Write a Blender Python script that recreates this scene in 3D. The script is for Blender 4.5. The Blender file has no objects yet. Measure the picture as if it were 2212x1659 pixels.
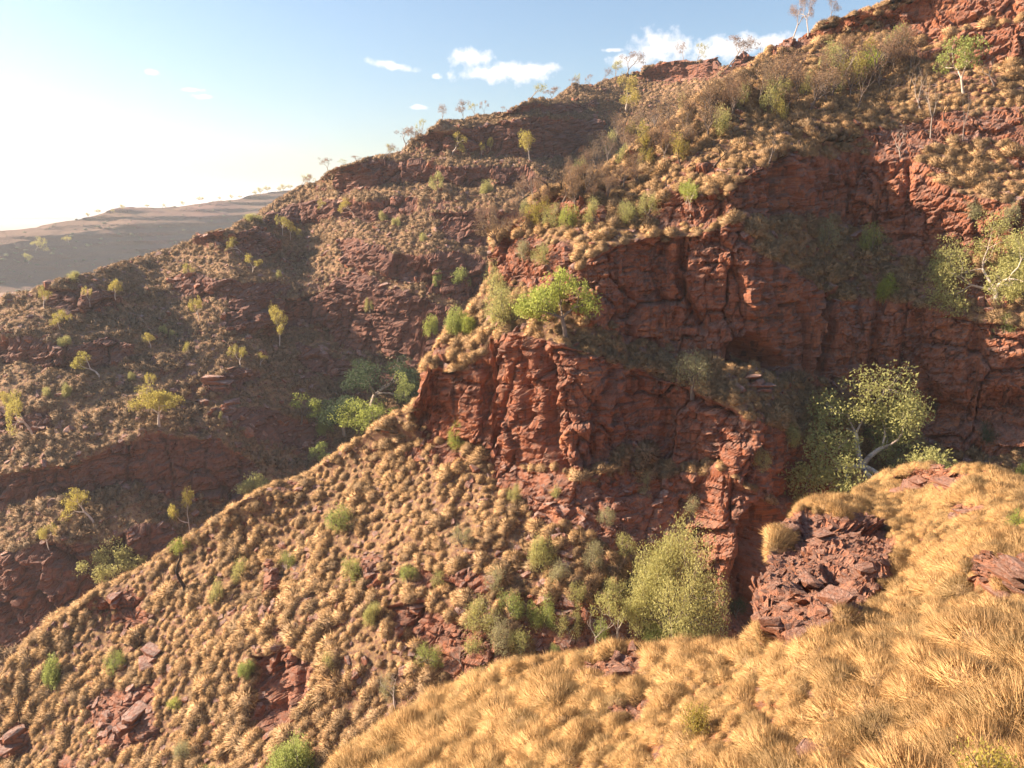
import bpy, bmesh, math, random
import numpy as np
from mathutils import Vector, Matrix

S = bpy.context.scene
C = S.collection
R = math.radians
PITCH = R(13.5)
FD = 1609.5                 # focal length in the 2212 px wide working frame
CX, CY = 1106.0, 829.5

# ------------------------------------------------------------------ camera
cam = bpy.data.cameras.new('camera'); camo = bpy.data.objects.new('camera', cam); C.objects.link(camo)
cam.sensor_width = 36; cam.lens = 36 * FD / 2212; cam.clip_start = 0.1; cam.clip_end = 60000
camo.location = (0, 0, 0); camo.rotation_euler = (R(90) - PITCH, 0, 0)
S.camera = camo

# ------------------------------------------------------------------ light
SUN_AZ, SUN_EL = R(-82), R(28)      # azimuth measured from the view direction (+Y), negative = left
sd = Vector((math.sin(SUN_AZ) * math.cos(SUN_EL), math.cos(SUN_AZ) * math.cos(SUN_EL), math.sin(SUN_EL)))
sl = bpy.data.lights.new('sun', 'SUN'); so = bpy.data.objects.new('sun', sl); C.objects.link(so)
sl.energy = 5.0; sl.angle = R(0.5); sl.color = (1.0, 0.82, 0.61)
so.rotation_euler = sd.to_track_quat('Z', 'Y').to_euler(); so.location = (0, 0, 200)

W = bpy.data.worlds.new('World'); S.world = W; W.use_nodes = True
nt = W.node_tree; nt.nodes.clear()
def N(nt, t, **kw):
    n = nt.nodes.new(t)
    for k, v in kw.items():
        if k in n.inputs.keys() if isinstance(k, str) else False: n.inputs[k].default_value = v
        else: setattr(n, k, v)
    return n
sky = nt.nodes.new('ShaderNodeTexSky'); sky.sky_type = 'NISHITA'; sky.sun_disc = False
sky.sun_elevation = SUN_EL; sky.sun_rotation = SUN_AZ; sky.dust_density = 1.3; sky.air_density = 1.15; sky.ozone_density = 3.5
bg = nt.nodes.new('ShaderNodeBackground'); bg.inputs['Strength'].default_value = 0.06
outw = nt.nodes.new('ShaderNodeOutputWorld')
tc = nt.nodes.new('ShaderNodeTexCoord')
# clouds: small cumulus fixed to directions in the sky
def M(nt, op, a, b=None, c=None):
    n = nt.nodes.new('ShaderNodeMath'); n.operation = op
    for i, v in enumerate((a, b, c)):
        if v is None: continue
        if hasattr(v, 'links') or isinstance(v, bpy.types.NodeSocket): nt.links.new(v, n.inputs[i])
        else: n.inputs[i].default_value = v
    return n.outputs[0]
def ray(px, py):
    u = (px - CX) / FD; v = (CY - py) / FD
    return Vector((u, math.cos(PITCH) + v * math.sin(PITCH), -math.sin(PITCH) + v * math.cos(PITCH)))
sep = nt.nodes.new('ShaderNodeSeparateXYZ'); nt.links.new(tc.outputs['Generated'], sep.inputs[0])
az = M(nt, 'ARCTAN2', sep.outputs[0], sep.outputs[1])
el = M(nt, 'ARCSINE', sep.outputs[2])
comb = nt.nodes.new('ShaderNodeCombineXYZ'); nt.links.new(az, comb.inputs[0]); nt.links.new(el, comb.inputs[1])
ns = nt.nodes.new('ShaderNodeTexNoise'); ns.inputs['Scale'].default_value = 55; ns.inputs['Detail'].default_value = 7; ns.inputs['Roughness'].default_value = 0.62
nt.links.new(comb.outputs[0], ns.inputs['Vector'])
cl = None
CLOUDS = [(1095, 158, 105, 20, 0), (1150, 150, 60, 15, 0), (1010, 125, 48, 20, 0), (845, 141, 50, 9, -.15), (1425, 105, 62, 34, 0), (1560, 105, 95, 22, .1),
          (1660, 92, 80, 16, .1), (1370, 132, 45, 16, 0), (418, 194, 20, 4, 0), (440, 209, 20, 5, 0), (328, 155, 14, 7, 0), (942, 165, 14, 7, 0), (1325, 108, 22, 4, 0), (905, 232, 18, 5, 0)]
for (px, py, rx, ry, tl) in CLOUDS:
    d = ray(px, py).normalized(); a0 = math.atan2(d.x, d.y); e0 = math.asin(d.z)
    k = FD * .92
    da = M(nt, 'MULTIPLY', M(nt, 'SUBTRACT', az, a0), k / rx)
    de = M(nt, 'MULTIPLY', M(nt, 'SUBTRACT', el, e0), k / ry)
    de = M(nt, 'ADD', de, M(nt, 'MULTIPLY', da, -tl * rx / ry))
    r2 = M(nt, 'ADD', M(nt, 'MULTIPLY', da, da), M(nt, 'MULTIPLY', de, de))
    m = M(nt, 'SUBTRACT', 1.0, M(nt, 'SQRT', r2))
    cl = m if cl is None else M(nt, 'MAXIMUM', cl, m)
dens = M(nt, 'ADD', M(nt, 'MAXIMUM', cl, -1.0), M(nt, 'MULTIPLY', M(nt, 'SUBTRACT', ns.outputs[0], 0.5), 2.3))
mr = nt.nodes.new('ShaderNodeMapRange'); mr.inputs['From Min'].default_value = 0.02; mr.inputs['From Max'].default_value = 0.6
nt.links.new(dens, mr.inputs['Value'])
mix = nt.nodes.new('ShaderNodeMix'); mix.data_type = 'RGBA'
nt.links.new(mr.outputs[0], mix.inputs['Factor']); nt.links.new(sky.outputs[0], mix.inputs['A']); cmx = nt.nodes.new('ShaderNodeMix'); cmx.data_type = 'RGBA'; nt.links.new(mr.outputs[0], cmx.inputs['Factor']); cmx.inputs['A'].default_value = (5.6, 5.9, 6.6, 1); cmx.inputs['B'].default_value = (5.9, 5.8, 5.75, 1)
nt.links.new(cmx.outputs['Result'], mix.inputs['B'])
nt.links.new(mix.outputs['Result'], bg.inputs['Color']); nt.links.new(bg.outputs[0], outw.inputs['Surface'])

S.view_settings.view_transform = 'Standard'; S.view_settings.look = 'None'
S.view_settings.exposure = 1.7; S.view_settings.gamma = 1; S.view_settings.use_curve_mapping = False
S.render.engine = 'CYCLES'
S.cycles.max_bounces = 5; S.cycles.diffuse_bounces = 3; S.cycles.volume_bounces = 0; S.cycles.transparent_max_bounces = 4
S.cycles.use_adaptive_sampling = True; S.cycles.adaptive_threshold = 0.02

# ------------------------------------------------------------------ numpy noise
def hsh(ix, iy, iz, seed):
    with np.errstate(over='ignore'):
        h = (ix.astype(np.int64) * 374761393 + iy.astype(np.int64) * 668265263 + iz.astype(np.int64) * 2147483647 + seed * 974634777).astype(np.uint32)
        h ^= h >> np.uint32(13); h = h * np.uint32(1274126177); h ^= h >> np.uint32(16); h = h * np.uint32(2246822519); h ^= h >> np.uint32(15)
    return h.astype(np.float64) / 4294967295.0
def vnoise(p, seed=0):
    i = np.floor(p).astype(np.int64); f = p - i; f = f * f * (3 - 2 * f)
    r = 0
    for dx in (0, 1):
        for dy in (0, 1):
            for dz in (0, 1):
                w = (f[:, 0] if dx else 1 - f[:, 0]) * (f[:, 1] if dy else 1 - f[:, 1]) * (f[:, 2] if dz else 1 - f[:, 2])
                r = r + w * hsh(i[:, 0] + dx, i[:, 1] + dy, i[:, 2] + dz, seed)
    return r * 2 - 1
def fbm(p, octs=4, seed=0, gain=0.5):
    r = 0; a = 1.0; s = 0
    for o in range(octs):
        r = r + a * vnoise(p * 2.0 ** o + o * 17.3, seed + o); s += a; a *= gain
    return r / s * 1.6
def cells(p, seed=0, jit=0.85):
    i = np.floor(p).astype(np.int64); f1 = np.full(len(p), 9.0); f2 = f1.copy(); rid = np.zeros(len(p))
    for dx in (-1, 0, 1):
        for dy in (-1, 0, 1):
            for dz in (-1, 0, 1):
                jx, jy, jz = i[:, 0] + dx, i[:, 1] + dy, i[:, 2] + dz
                ox = .5 + jit * (hsh(jx, jy, jz, seed) - .5); oy = .5 + jit * (hsh(jx, jy, jz, seed + 1) - .5); oz = .5 + jit * (hsh(jx, jy, jz, seed + 2) - .5)
                ax = np.abs(jx + ox - p[:, 0]); ay = np.abs(jy + oy - p[:, 1]); az_ = np.abs(jz + oz - p[:, 2])
                d = np.maximum(np.maximum(ax, ay), az_) + (ax + ay + az_) * .03
                n = d < f1
                f2 = np.where(n, f1, np.minimum(f2, d)); rid = np.where(n, hsh(jx, jy, jz, seed + 3), rid); f1 = np.where(n, d, f1)
    return rid, f2 - f1

# ------------------------------------------------------------------ painted fields over the photo's frame (slope angles, rock) used to lay out the relief
X0, Y0, ST = -700, -420, 4
GW, GH = (3600) // ST, (2400) // ST
gx, gy = np.meshgrid(X0 + np.arange(GW) * ST, Y0 + np.arange(GH) * ST)
def inpoly(poly, x=None, y=None):
    x = gx if x is None else x; y = gy if y is None else y
    ins = np.zeros(x.shape, bool); n = len(poly)
    for i in range(n):
        x1, y1 = poly[i]; x2, y2 = poly[(i + 1) % n]
        if y1 == y2: continue
        c = ((y1 > y) != (y2 > y)) & (x < (x2 - x1) * (y - y1) / (y2 - y1) + x1)
        ins ^= c
    return ins
gp = np.stack([gx.ravel() / 60.0, gy.ravel() / 60.0, np.zeros(gx.size)], 1)
WX = gx + (fbm(gp, 4, 50) * 16).reshape(gx.shape); WY = gy + (fbm(gp, 4, 60) * 11).reshape(gx.shape)
def blur(a, n=1):
    for _ in range(n):
        a = (np.roll(a, 1, 0) + a + np.roll(a, -1, 0)) / 3; a = (np.roll(a, 1, 1) + a + np.roll(a, -1, 1)) / 3
    return a
def field(default, polys, nb=2):
    a = np.full(gx.shape, float(default))
    for poly, v in polys: a[inpoly(poly, WX, WY)] = v
    return blur(a, nb)
def sample(a, px, py):
    fx = np.clip((px - X0) / ST, 0, GW - 1.001); fy = np.clip((py - Y0) / ST, 0, GH - 1.001)
    ix = fx.astype(int); iy = fy.astype(int); fx = fx - ix; fy = fy - iy
    return (a[iy, ix] * (1 - fx) + a[iy, ix + 1] * fx) * (1 - fy) + (a[iy + 1, ix] * (1 - fx) + a[iy + 1, ix + 1] * fx) * fy
def strokes(lst, nb=1):
    a = np.zeros(gx.shape)
    for pts, w, v in lst:
        for (x1, y1), (x2, y2) in zip(pts, pts[1:]):
            L2 = (x2 - x1) ** 2 + (y2 - y1) ** 2
            t = np.clip(((WX - x1) * (x2 - x1) + (WY - y1) * (y2 - y1)) / L2, 0, 1)
            d = np.hypot(WX - x1 - t * (x2 - x1), WY - y1 - t * (y2 - y1))
            a = np.maximum(a, v * np.clip(1.3 - d / w, 0, 1))
    return blur(a, nb)

def pl(pts): 
    xs, ys = zip(*pts); return lambda x: np.interp(x, xs, ys)
TOP1 = pl([(-650, 1850), (-450, 1740), (-200, 1600), (0, 1460), (140, 1330), (205, 1275), (265, 1240), (370, 1185), (460, 1120), (530, 1070), (620, 1030), (672, 1017),
           (780, 955), (860, 900), (885, 893), (908, 850), (924, 785), (940, 765), (985, 705), (1040, 640), (1060, 600), (1068, 520), (1140, 470), (1152, 440), (1180, 422),
           (1255, 380), (1310, 350), (1380, 300), (1433, 262), (1504, 215), (1590, 168), (1637, 133), (1711, 90), (1797, 50), (1948, 0), (2212, -97), (2800, -250)])
TOP2 = pl([(-650, 830), (-200, 710), (0, 650), (60, 635), (110, 612), (150, 606), (200, 598), (270, 570), (335, 545), (370, 530), (430, 505), (480, 485), (545, 460), (590, 438),
           (640, 408), (690, 385), (715, 368), (730, 362), (800, 345), (830, 335), (880, 315), (920, 288), (960, 262), (1000, 255), (1040, 242), (1080, 235), (1130, 222), (1200, 205),
           (1285, 182), (1330, 172), (1385, 160), (1400, 142), (1450, 130), (1500, 126), (1545, 124), (1550, 142), (1585, 140), (1592, 120), (1650, 116), (1660, 118), (1900, 90)])
TOP0 = pl([(350, 1900), (480, 1850), (600, 1790), (700, 1708), (760, 1650), (885, 1570), (975, 1518), (1106, 1468), (1240, 1430), (1300, 1422), (1420, 1405), (1500, 1395), (1625, 1392),
           (1645, 1330), (1665, 1250), (1675, 1150), (1700, 1130), (1770, 1090), (1850, 1075), (1900, 1030), (1940, 1015), (2030, 1010), (2120, 1020), (2212, 1045), (2700, 1130)])

CLIFFS1 = {   # name -> polygon, in-plane slope angle
 'upper_cliff': ([(1585, 420), (1600, 385), (1660, 355), (1700, 340), (1850, 345), (1960, 350), (2010, 385), (2090, 425), (2212, 440), (2700, 430), (2700, 580), (2212, 575), (2080, 545), (1950, 530), (1850, 510), (1750, 480), (1640, 478), (1590, 465)], 80),
 'main_cliff': ([(1240, 590), (1280, 560), (1360, 520), (1440, 505), (1500, 490), (1600, 480), (1625, 540), (1690, 580), (1740, 610), (1790, 650), (1810, 740), (1830, 830), (1790, 835), (1720, 810), (1690, 800), (1640, 770), (1600, 755), (1540, 765), (1480, 760), (1390, 735), (1300, 705), (1260, 690), (1230, 650)], 83),
 'canyon_wall': ([(1830, 650), (1900, 655), (2000, 665), (2100, 690), (2212, 700), (2700, 700), (2700, 990), (2212, 985), (2100, 975), (2000, 955), (1900, 930), (1840, 880), (1810, 780)], 80),
 'lower_cliff': ([(925, 790), (960, 800), (1010, 810), (1060, 740), (1120, 715), (1180, 735), (1260, 755), (1350, 785), (1440, 815), (1560, 880), (1640, 915), (1720, 950), (1800, 965), (1860, 1000), (1860, 1080), (1740, 1100), (1700, 1110), (1620, 1050), (1540, 1000), (1440, 1000), (1390, 960), (1320, 1010), (1250, 1040), (1180, 1010), (1100, 985), (1030, 960), (980, 975), (930, 950), (900, 905)], 79),
 'gully_wall': ([(1480, 1010), (1620, 1060), (1700, 1120), (1720, 1260), (1700, 1420), (1560, 1400), (1540, 1250), (1480, 1160), (1420, 1080)], 66),
}
ROUGH1 = [([(1380, 440), (1480, 400), (1585, 410), (1590, 465), (1480, 475), (1380, 480)], 58, .85),
          ([(1070, 520), (1240, 530), (1260, 600), (1240, 650), (1150, 640), (1075, 600)], 48, .65),
          ([(1110, 450), (1200, 420), (1320, 440), (1300, 480), (1180, 480), (1120, 500)], 50, .7),
          ([(1040, 960), (1250, 1050), (1440, 1010), (1480, 1160), (1540, 1260), (1420, 1250), (1300, 1170), (1180, 1140), (1090, 1060)], 44, .5),
          ([(840, 1320), (900, 1300), (960, 1350), (1080, 1370), (1110, 1400), (1090, 1470), (1000, 1490), (930, 1450), (860, 1400)], 66, .95),
          ([(533, 1425), (600, 1410), (668, 1430), (670, 1520), (600, 1585), (550, 1580)], 76, 1.0),
          ([(1130, 1280), (1250, 1300), (1400, 1330), (1400, 1420), (1200, 1440), (1120, 1400)], 46, .5),
          ([(575, 1190), (600, 1190), (615, 1300), (650, 1430), (600, 1430), (575, 1320)], 38, .6),
          ([(220, 1290), (290, 1260), (330, 1330), (300, 1400), (250, 1370)], 40, .6),
          ([(880, 1220), (960, 1230), (1080, 1240), (1060, 1290), (900, 1290)], 45, .6),
          ([(0, 1560), (60, 1560), (80, 1620), (0, 1659)], 55, .8),
          ([(190, 1490), (330, 1470), (350, 1600), (250, 1640), (180, 1560)], 40, .55),
          ([(1990, 120), (2080, 70), (2212, 40), (2700, -40), (2700, 110), (2212, 130), (2130, 150)], 74, 1.0),
          ([(1880, 40), (2000, 0), (2212, -60), (2700, -200), (2700, -60), (2212, 30), (2080, 60), (1960, 100)], 46, .75),
          ([(1640, 145), (1711, 95), (1797, 55), (1880, 30), (1860, 60), (1780, 85), (1700, 125)], 50, .75),
          ([(2050, 600), (2212, 620), (2212, 660), (2080, 650)], 46, .5),
          ([(1960, 260), (2100, 240), (2212, 230), (2212, 300), (2050, 310)], 44, .55)]
CLIFFS2 = [([(715, 372), (800, 350), (900, 355), (1000, 365), (1150, 370), (1160, 420), (1060, 405), (940, 405), (850, 405), (760, 405), (715, 415)], 72),
           ([(900, 300), (960, 290), (1010, 275), (1080, 258), (1200, 250), (1290, 255), (1300, 290), (1240, 335), (1180, 345), (1100, 338), (1020, 330), (930, 335)], 74),
           ([(1080, 240), (1200, 215), (1290, 215), (1280, 235), (1150, 240)], 55),
           ([(1380, 162), (1450, 130), (1548, 122), (1548, 168), (1460, 178), (1380, 182)], 72),
           ([(1560, 115), (1660, 112), (1680, 150), (1620, 195), (1560, 205)], 72),
           ([(560, 455), (640, 430), (720, 425), (800, 440), (900, 440), (900, 470), (790, 480), (700, 480), (600, 482)], 64),
           ([(930, 455), (1000, 450), (1100, 470), (1160, 440), (1170, 520), (1080, 530), (1050, 545), (960, 525)], 70),
           ([(715, 540), (760, 512), (830, 530), (900, 560), (1000, 555), (1050, 570), (1030, 640), (980, 650), (920, 620), (850, 600), (760, 592)], 76),
           ([(490, 640), (560, 625), (640, 640), (700, 620), (740, 595), (800, 600), (860, 625), (930, 655), (1010, 670), (985, 760), (900, 800), (820, 765), (720, 745), (690, 700), (600, 712), (500, 722), (480, 690)], 76),
           ([(345, 590), (420, 580), (470, 600), (620, 600), (640, 620), (520, 640), (360, 630)], 52),
           ([(430, 490), (560, 490), (600, 520), (580, 545), (480, 535), (430, 520)], 58),
           ([(103, 628), (180, 618), (270, 640), (260, 668), (180, 685), (108, 672)], 70),
           ([(150, 750), (230, 720), (290, 740), (250, 790), (190, 815), (100, 800), (-100, 790), (-100, 750)], 66),
           ([(640, 740), (700, 760), (800, 790), (900, 820), (880, 870), (780, 840), (660, 800)], 50),
           ([(430, 815), (500, 790), (560, 810), (480, 850), (420, 840)], 55),
           ([(280, 955), (350, 935), (470, 945), (560, 1005), (565, 1065), (500, 1092), (380, 1075), (280, 1058), (120, 1085), (-200, 1090), (-200, 1030), (150, 1010)], 78),
           ([(430, 880), (560, 870), (700, 900), (720, 960), (640, 980), (560, 960)], 46),
           ([(-300, 1230), (0, 1190), (100, 1178), (220, 1170), (370, 1130), (400, 1180), (330, 1240), (200, 1300), (100, 1390), (-300, 1480)], 72),
           ([(-300, 880), (0, 890), (100, 880), (120, 930), (0, 940), (-300, 950)], 50)]

A1 = field(29, [([(-700, 1900), (-700, 1500), (0, 1440), (700, 1000), (900, 890), (960, 960), (1100, 1080), (1180, 1200), (900, 1300), (700, 1900)], 21),
                ([(900, 1300), (1180, 1180), (1500, 1250), (1560, 1500), (1300, 1700), (700, 1800), (700, 1450)], 27),
                ([(1100, 480), (1400, 400), (1600, 300), (2700, 0), (2700, -300), (1300, 200)], 27),
                ([(1600, 480), (1850, 520), (2700, 590), (2700, 690), (1830, 640), (1690, 580)], 42), ([(1780, 345), (1800, 200), (1850, 20), (2212, -400), (2700, -400), (2700, 450), (2212, 450), (1980, 350)], 39)]
           + [(p, a) for p, a, w in ROUGH1] + [(p, a) for p, a in CLIFFS1.values()], 2)
C1 = field(0.0, [(p, w) for p, a, w in ROUGH1] + [(p, 1.0) for p, a in CLIFFS1.values()], 1)
A2 = field(23, [([(-700, 1900), (-700, 880), (300, 900), (700, 800), (1000, 780), (1000, 1900)], 27), ([(900, 350), (1200, 345), (1500, 330), (1500, 380), (1200, 372), (900, 350)], 17)] + CLIFFS2, 2)
C2 = field(0.0, [(p, min(1, (a - 20) / 45)) for p, a in CLIFFS2], 1)
ROUGH0 = [([(1672, 1150), (1720, 1120), (1900, 1120), (1960, 1200), (1900, 1260), (1860, 1300), (1880, 1340), (1760, 1400), (1630, 1400), (1650, 1280)], -9, .95),
          ([(1925, 1020), (2080, 1015), (2070, 1055), (1940, 1060)], 20, 1.0),
          ([(2050, 1095), (2130, 1095), (2130, 1130), (2060, 1130)], 10, .9),
          ([(2090, 1210), (2212, 1200), (2400, 1200), (2400, 1290), (2212, 1275), (2110, 1260)], 12, 1.0),
          ([(1300, 1420), (1380, 1400), (1410, 1440), (1370, 1490), (1310, 1500), (1240, 1470)], -14, .8),
          ([(1330, 1500), (1420, 1500), (1380, 1570), (1320, 1560)], -20, .6)]
A0 = field(-20, [([(-700, 2400), (-700, 1200), (1100, 1200), (1100, 2400)], -26), ([(1100, 2400), (1100, 1200), (1450, 1200), (1450, 2400)], -23.5),
                 ([(1450, 2400), (1450, 1200), (1700, 1200), (1700, 2400)], -20), ([(1700, 2400), (1640, 1000), (2000, 900), (2000, 2400)], -14.5), ([(2000, 2400), (2000, 900), (3000, 900), (3000, 2400)], -11)], 40)
A0r = field(-99, [(p, a) for p, a, w in ROUGH0], 0)
A0 = blur(np.where(A0r > -98, A0r, A0), 3)
C0 = field(0.0, [(p, w) for p, a, w in ROUGH0], 1)

CRACKS = strokes([([(1437, 500), (1432, 600), (1425, 700)], 7, 1.0), ([(1478, 515), (1476, 600), (1490, 660), (1520, 720)], 9, 1.3), ([(1790, 650), (1785, 740), (1775, 810)], 12, 1.8),
                  ([(1700, 345), (1690, 400), (1700, 470)], 14, 1.5), ([(1770, 350), (1775, 400), (1765, 470)], 7, .8), ([(1570, 400), (1572, 465)], 12, 1.0),
                  ([(1300, 700), (1400, 665), (1425, 610)], 4, .35), ([(1210, 880), (1205, 960), (1230, 1030)], 12, 1.0), ([(1330, 800), (1300, 900), (1290, 1000)], 10, .9),
                  ([(1420, 860), (1440, 960)], 8, .7), ([(1125, 760), (1130, 900)], 10, .9), ([(1040, 790), (1050, 900)], 9, .8), ([(1165, 740), (1190, 850), (1200, 940)], 12, 1.2),
                  ([(1890, 660), (1880, 800), (1900, 920)], 14, 1.0), ([(1990, 670), (1985, 820), (2010, 950)], 12, .9), ([(2110, 700), (2090, 850), (2110, 970)], 14, 1.0),
                  ([(1960, 350), (1950, 520)], 9, .8), ([(1860, 400), (1850, 510)], 6, .5), ([(2110, 440), (2105, 540)], 9, .9), ([(570, 1420), (575, 1570)], 9, 1.2), ([(625, 1430), (620, 1560)], 7, .9),
                  ([(1590, 765), (1645, 750), (1690, 795)], 22, 3.4), ([(1650, 1150), (1600, 1260), (1640, 1340)], 40, 3.0), ([(2212, 900), (2020, 900)], 45, 2.0)], 1)

def d2w(px, py, d):
    u = (px - CX) / FD; v = (CY - py) / FD
    return np.stack([d * u, d * (math.cos(PITCH) + v * math.sin(PITCH)), d * (-math.sin(PITCH) + v * math.cos(PITCH))], -1)

def make_layer(pxs, bot, top, d0, A, rows, noise_seed, back=(40, 30, -.55), smooth=48.0, wide=None):
    n = len(pxs); t = np.linspace(0, 1, rows)
    b = bot(pxs); tp = top(pxs)
    py = b[None, :] + (tp - b)[None, :] * t[:, None]; px = np.broadcast_to(pxs, py.shape)
    al = np.tan(np.radians(sample(A, px, py)))
    y_ = math.cos(PITCH) + (CY - py) / FD * math.sin(PITCH); z_ = -math.sin(PITCH) + (CY - py) / FD * math.cos(PITCH)
    u = (px - CX) / FD
    hr = np.hypot(u, y_); te = z_ / hr                       # tan of the ray's elevation
    r = np.zeros(py.shape); z = np.zeros(py.shape)
    r[0] = d0(pxs) * hr[0]; z[0] = r[0] * te[0]
    for k in range(1, rows):
        a = np.maximum(al[k], te[k] + .045)
        a = np.where(al[k] < te[k] + .045, te[k] + .045, a)
        r[k] = (z[k - 1] - r[k - 1] * a) / (te[k] - a); z[k] = r[k] * te[k]
    d = r / hr
    # even out column to column at equal height in the frame
    ld = np.log(d); ys = np.arange(py.min(), py.max() + 6, 6.0); G = np.zeros((len(ys), n)); Wt = np.zeros((len(ys), n))
    for c in range(n):
        G[:, c] = np.interp(ys, py[::-1, c], ld[::-1, c]); Wt[:, c] = (ys >= py[-1, c] - 6) & (ys <= py[0, c] + 6)
    sg = smooth / (pxs[1] - pxs[0]); kr = int(sg * 2.6); kk = np.exp(-.5 * (np.arange(-kr, kr + 1) / sg) ** 2)
    num = np.zeros_like(G); den = np.zeros_like(G)
    for j, wk in zip(range(-kr, kr + 1), kk):
        lo, hi = max(0, -j), min(n, n - j)
        num[:, lo:hi] += wk * (G * Wt)[:, lo + j:hi + j]; den[:, lo:hi] += wk * Wt[:, lo + j:hi + j]
    SG = num / np.maximum(den, 1e-9)
    if wide is not None:
        sg2 = wide[1] / (pxs[1] - pxs[0]); kr = int(sg2 * 2.2); kk = np.exp(-.5 * (np.arange(-kr, kr + 1) / sg2) ** 2); num = np.zeros_like(G); den = np.zeros_like(G)
        for j, wk in zip(range(-kr, kr + 1), kk):
            lo, hi = max(0, -j), min(n, n - j)
            num[:, lo:hi] += wk * (SG * Wt)[:, lo + j:hi + j]; den[:, lo:hi] += wk * Wt[:, lo + j:hi + j]
        XX, YY = np.meshgrid(pxs, ys); wm = sample(wide[0], XX, YY); SG = np.where(den > 0, SG * (1 - wm) + wm * num / np.maximum(den, 1e-9), SG)
    for c in range(n):
        s_ = np.interp(py[:, c], ys, SG[:, c]); ld[:, c] = s_
    d = np.exp(ld)
    P = d2w(px, py, d)
    # rounded far side of the crest, going away and down
    nb, L, fall = back[0], back[1], back[2]
    hd = P[-1].copy(); hd[:, 2] = 0; hd /= np.linalg.norm(hd, axis=1)[:, None]
    B = []
    for k in range(1, nb + 1):
        s = (k / nb) ** 1.6 * L
        B.append(P[-1] + hd * s + np.array([0, 0, 1]) * (te[-1] * s + np.minimum(-.35, fall - te[-1]) * (s - 4 * (1 - np.exp(-s / 4))))[:, None])
    P = np.concatenate([P, np.stack(B)], 0)
    pyf = np.concatenate([py, np.repeat(py[-1:], nb, 0)], 0); pxf = np.concatenate([px, np.repeat(px[-1:], nb, 0)], 0)
    return P, pxf, pyf, d

def normals(P):
    du = np.gradient(P, axis=1); dv = np.gradient(P, axis=0)
    n = np.cross(du, dv); n /= np.linalg.norm(n, axis=2)[:, :, None] + 1e-9
    return n

def displace(P, cw, crack, seed, big=1.0, rocky=0.35, strat_dip=-0.07, small=1.0):
    """bedded, jointed rock: blocks pushed in and out of the face, ledges and rubble on the slopes"""
    sh = P.shape; n = normals(P)
    # smooth the normals so the blocks keep their faces
    for _ in range(6): n[1:-1, 1:-1] = (n[:-2, 1:-1] + n[2:, 1:-1] + n[1:-1, :-2] + n[1:-1, 2:] + n[1:-1, 1:-1]) / 5
    n /= np.linalg.norm(n, axis=2)[:, :, None] + 1e-9
    nf = n.reshape(-1, 3); p = P.reshape(-1, 3).copy(); cw = np.clip(cw.ravel(), 0, 1); cr = crack.ravel()
    q = p.copy(); q[:, 2] = p[:, 2] + strat_dip * p[:, 0]
    w = np.stack([fbm(p / 2.6, 3, seed + 1), fbm(p / 2.6 + 31, 3, seed + 2), fbm(p / 3.5 + 57, 2, seed + 3) * .35], 1)
    q = q + w * .14 * big; ca, sa = math.cos(.5), math.sin(.5); q = np.stack([q[:, 0] * ca - q[:, 1] * sa, q[:, 0] * sa + q[:, 1] * ca, q[:, 2]], 1)
    outc = np.clip(fbm(p / np.array([9, 9, 3.0]), 4, seed + 9) * 1.6 - .15, 0, 1) * rocky      # small outcrops on the open slopes
    k = np.maximum(cw, outc)
    hd = nf.copy(); hd[:, 2] *= (1 - cw) * .6 + .15; hd /= np.linalg.norm(hd, axis=1)[:, None] + 1e-9
    m = k > .03; idx = np.nonzero(m)[0]
    D = np.zeros(len(p)); edge = np.ones(len(p))
    if len(idx):
        qi = q[idx]
        a, e1 = cells(qi / (np.array([2.3, 2.3, 3.4]) * big), seed + 11)
        b, e2 = cells(qi / (np.array([1.3, 1.3, 0.62]) * big), seed + 21)
        c, e3 = cells(qi / (np.array([1.0, 1.0, 0.24]) * big * small), seed + 31)
        a0, e0 = cells(qi / (np.array([5.5, 5.5, 8.0]) * big), seed + 15)
        D[idx] = ((a0 - .5) * 1.3 + (a - .5) * .7 + (b - .5) * .5 + (c - .5) * .24 * small - .45 * np.exp(-(e0 / .03) ** 2) - .2 * np.exp(-(e1 / .05) ** 2) - .1 * np.exp(-(e2 / .08) ** 2)) * big
    D += fbm(p / (np.array([9, 9, 20]) * big), 2, seed + 40) * .7 * big * cw
    p += hd * (D * k)[:, None]
    # cracks, caves: pushed inwards along the ground plan
    p -= hd * cr[:, None]
    # slope relief
    g = fbm(p / (16.0 * min(1, big * 1.2)), 2, seed + 60) * .8 * big + fbm(p / (5.0 * min(1, big * 1.2)), 4, seed + 70) * .42 * big + fbm(p / 1.1, 3, seed + 80) * .10 * big
    p[:, 2] += g * (1 - cw)
    return p.reshape(sh), k.reshape(sh[:2])

def grid_faces(nr, nc):
    i = np.arange(nr * nc).reshape(nr, nc)
    return np.stack([i[:-1, :-1], i[:-1, 1:], i[1:, 1:], i[1:, :-1]], -1).reshape(-1, 4)

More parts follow.
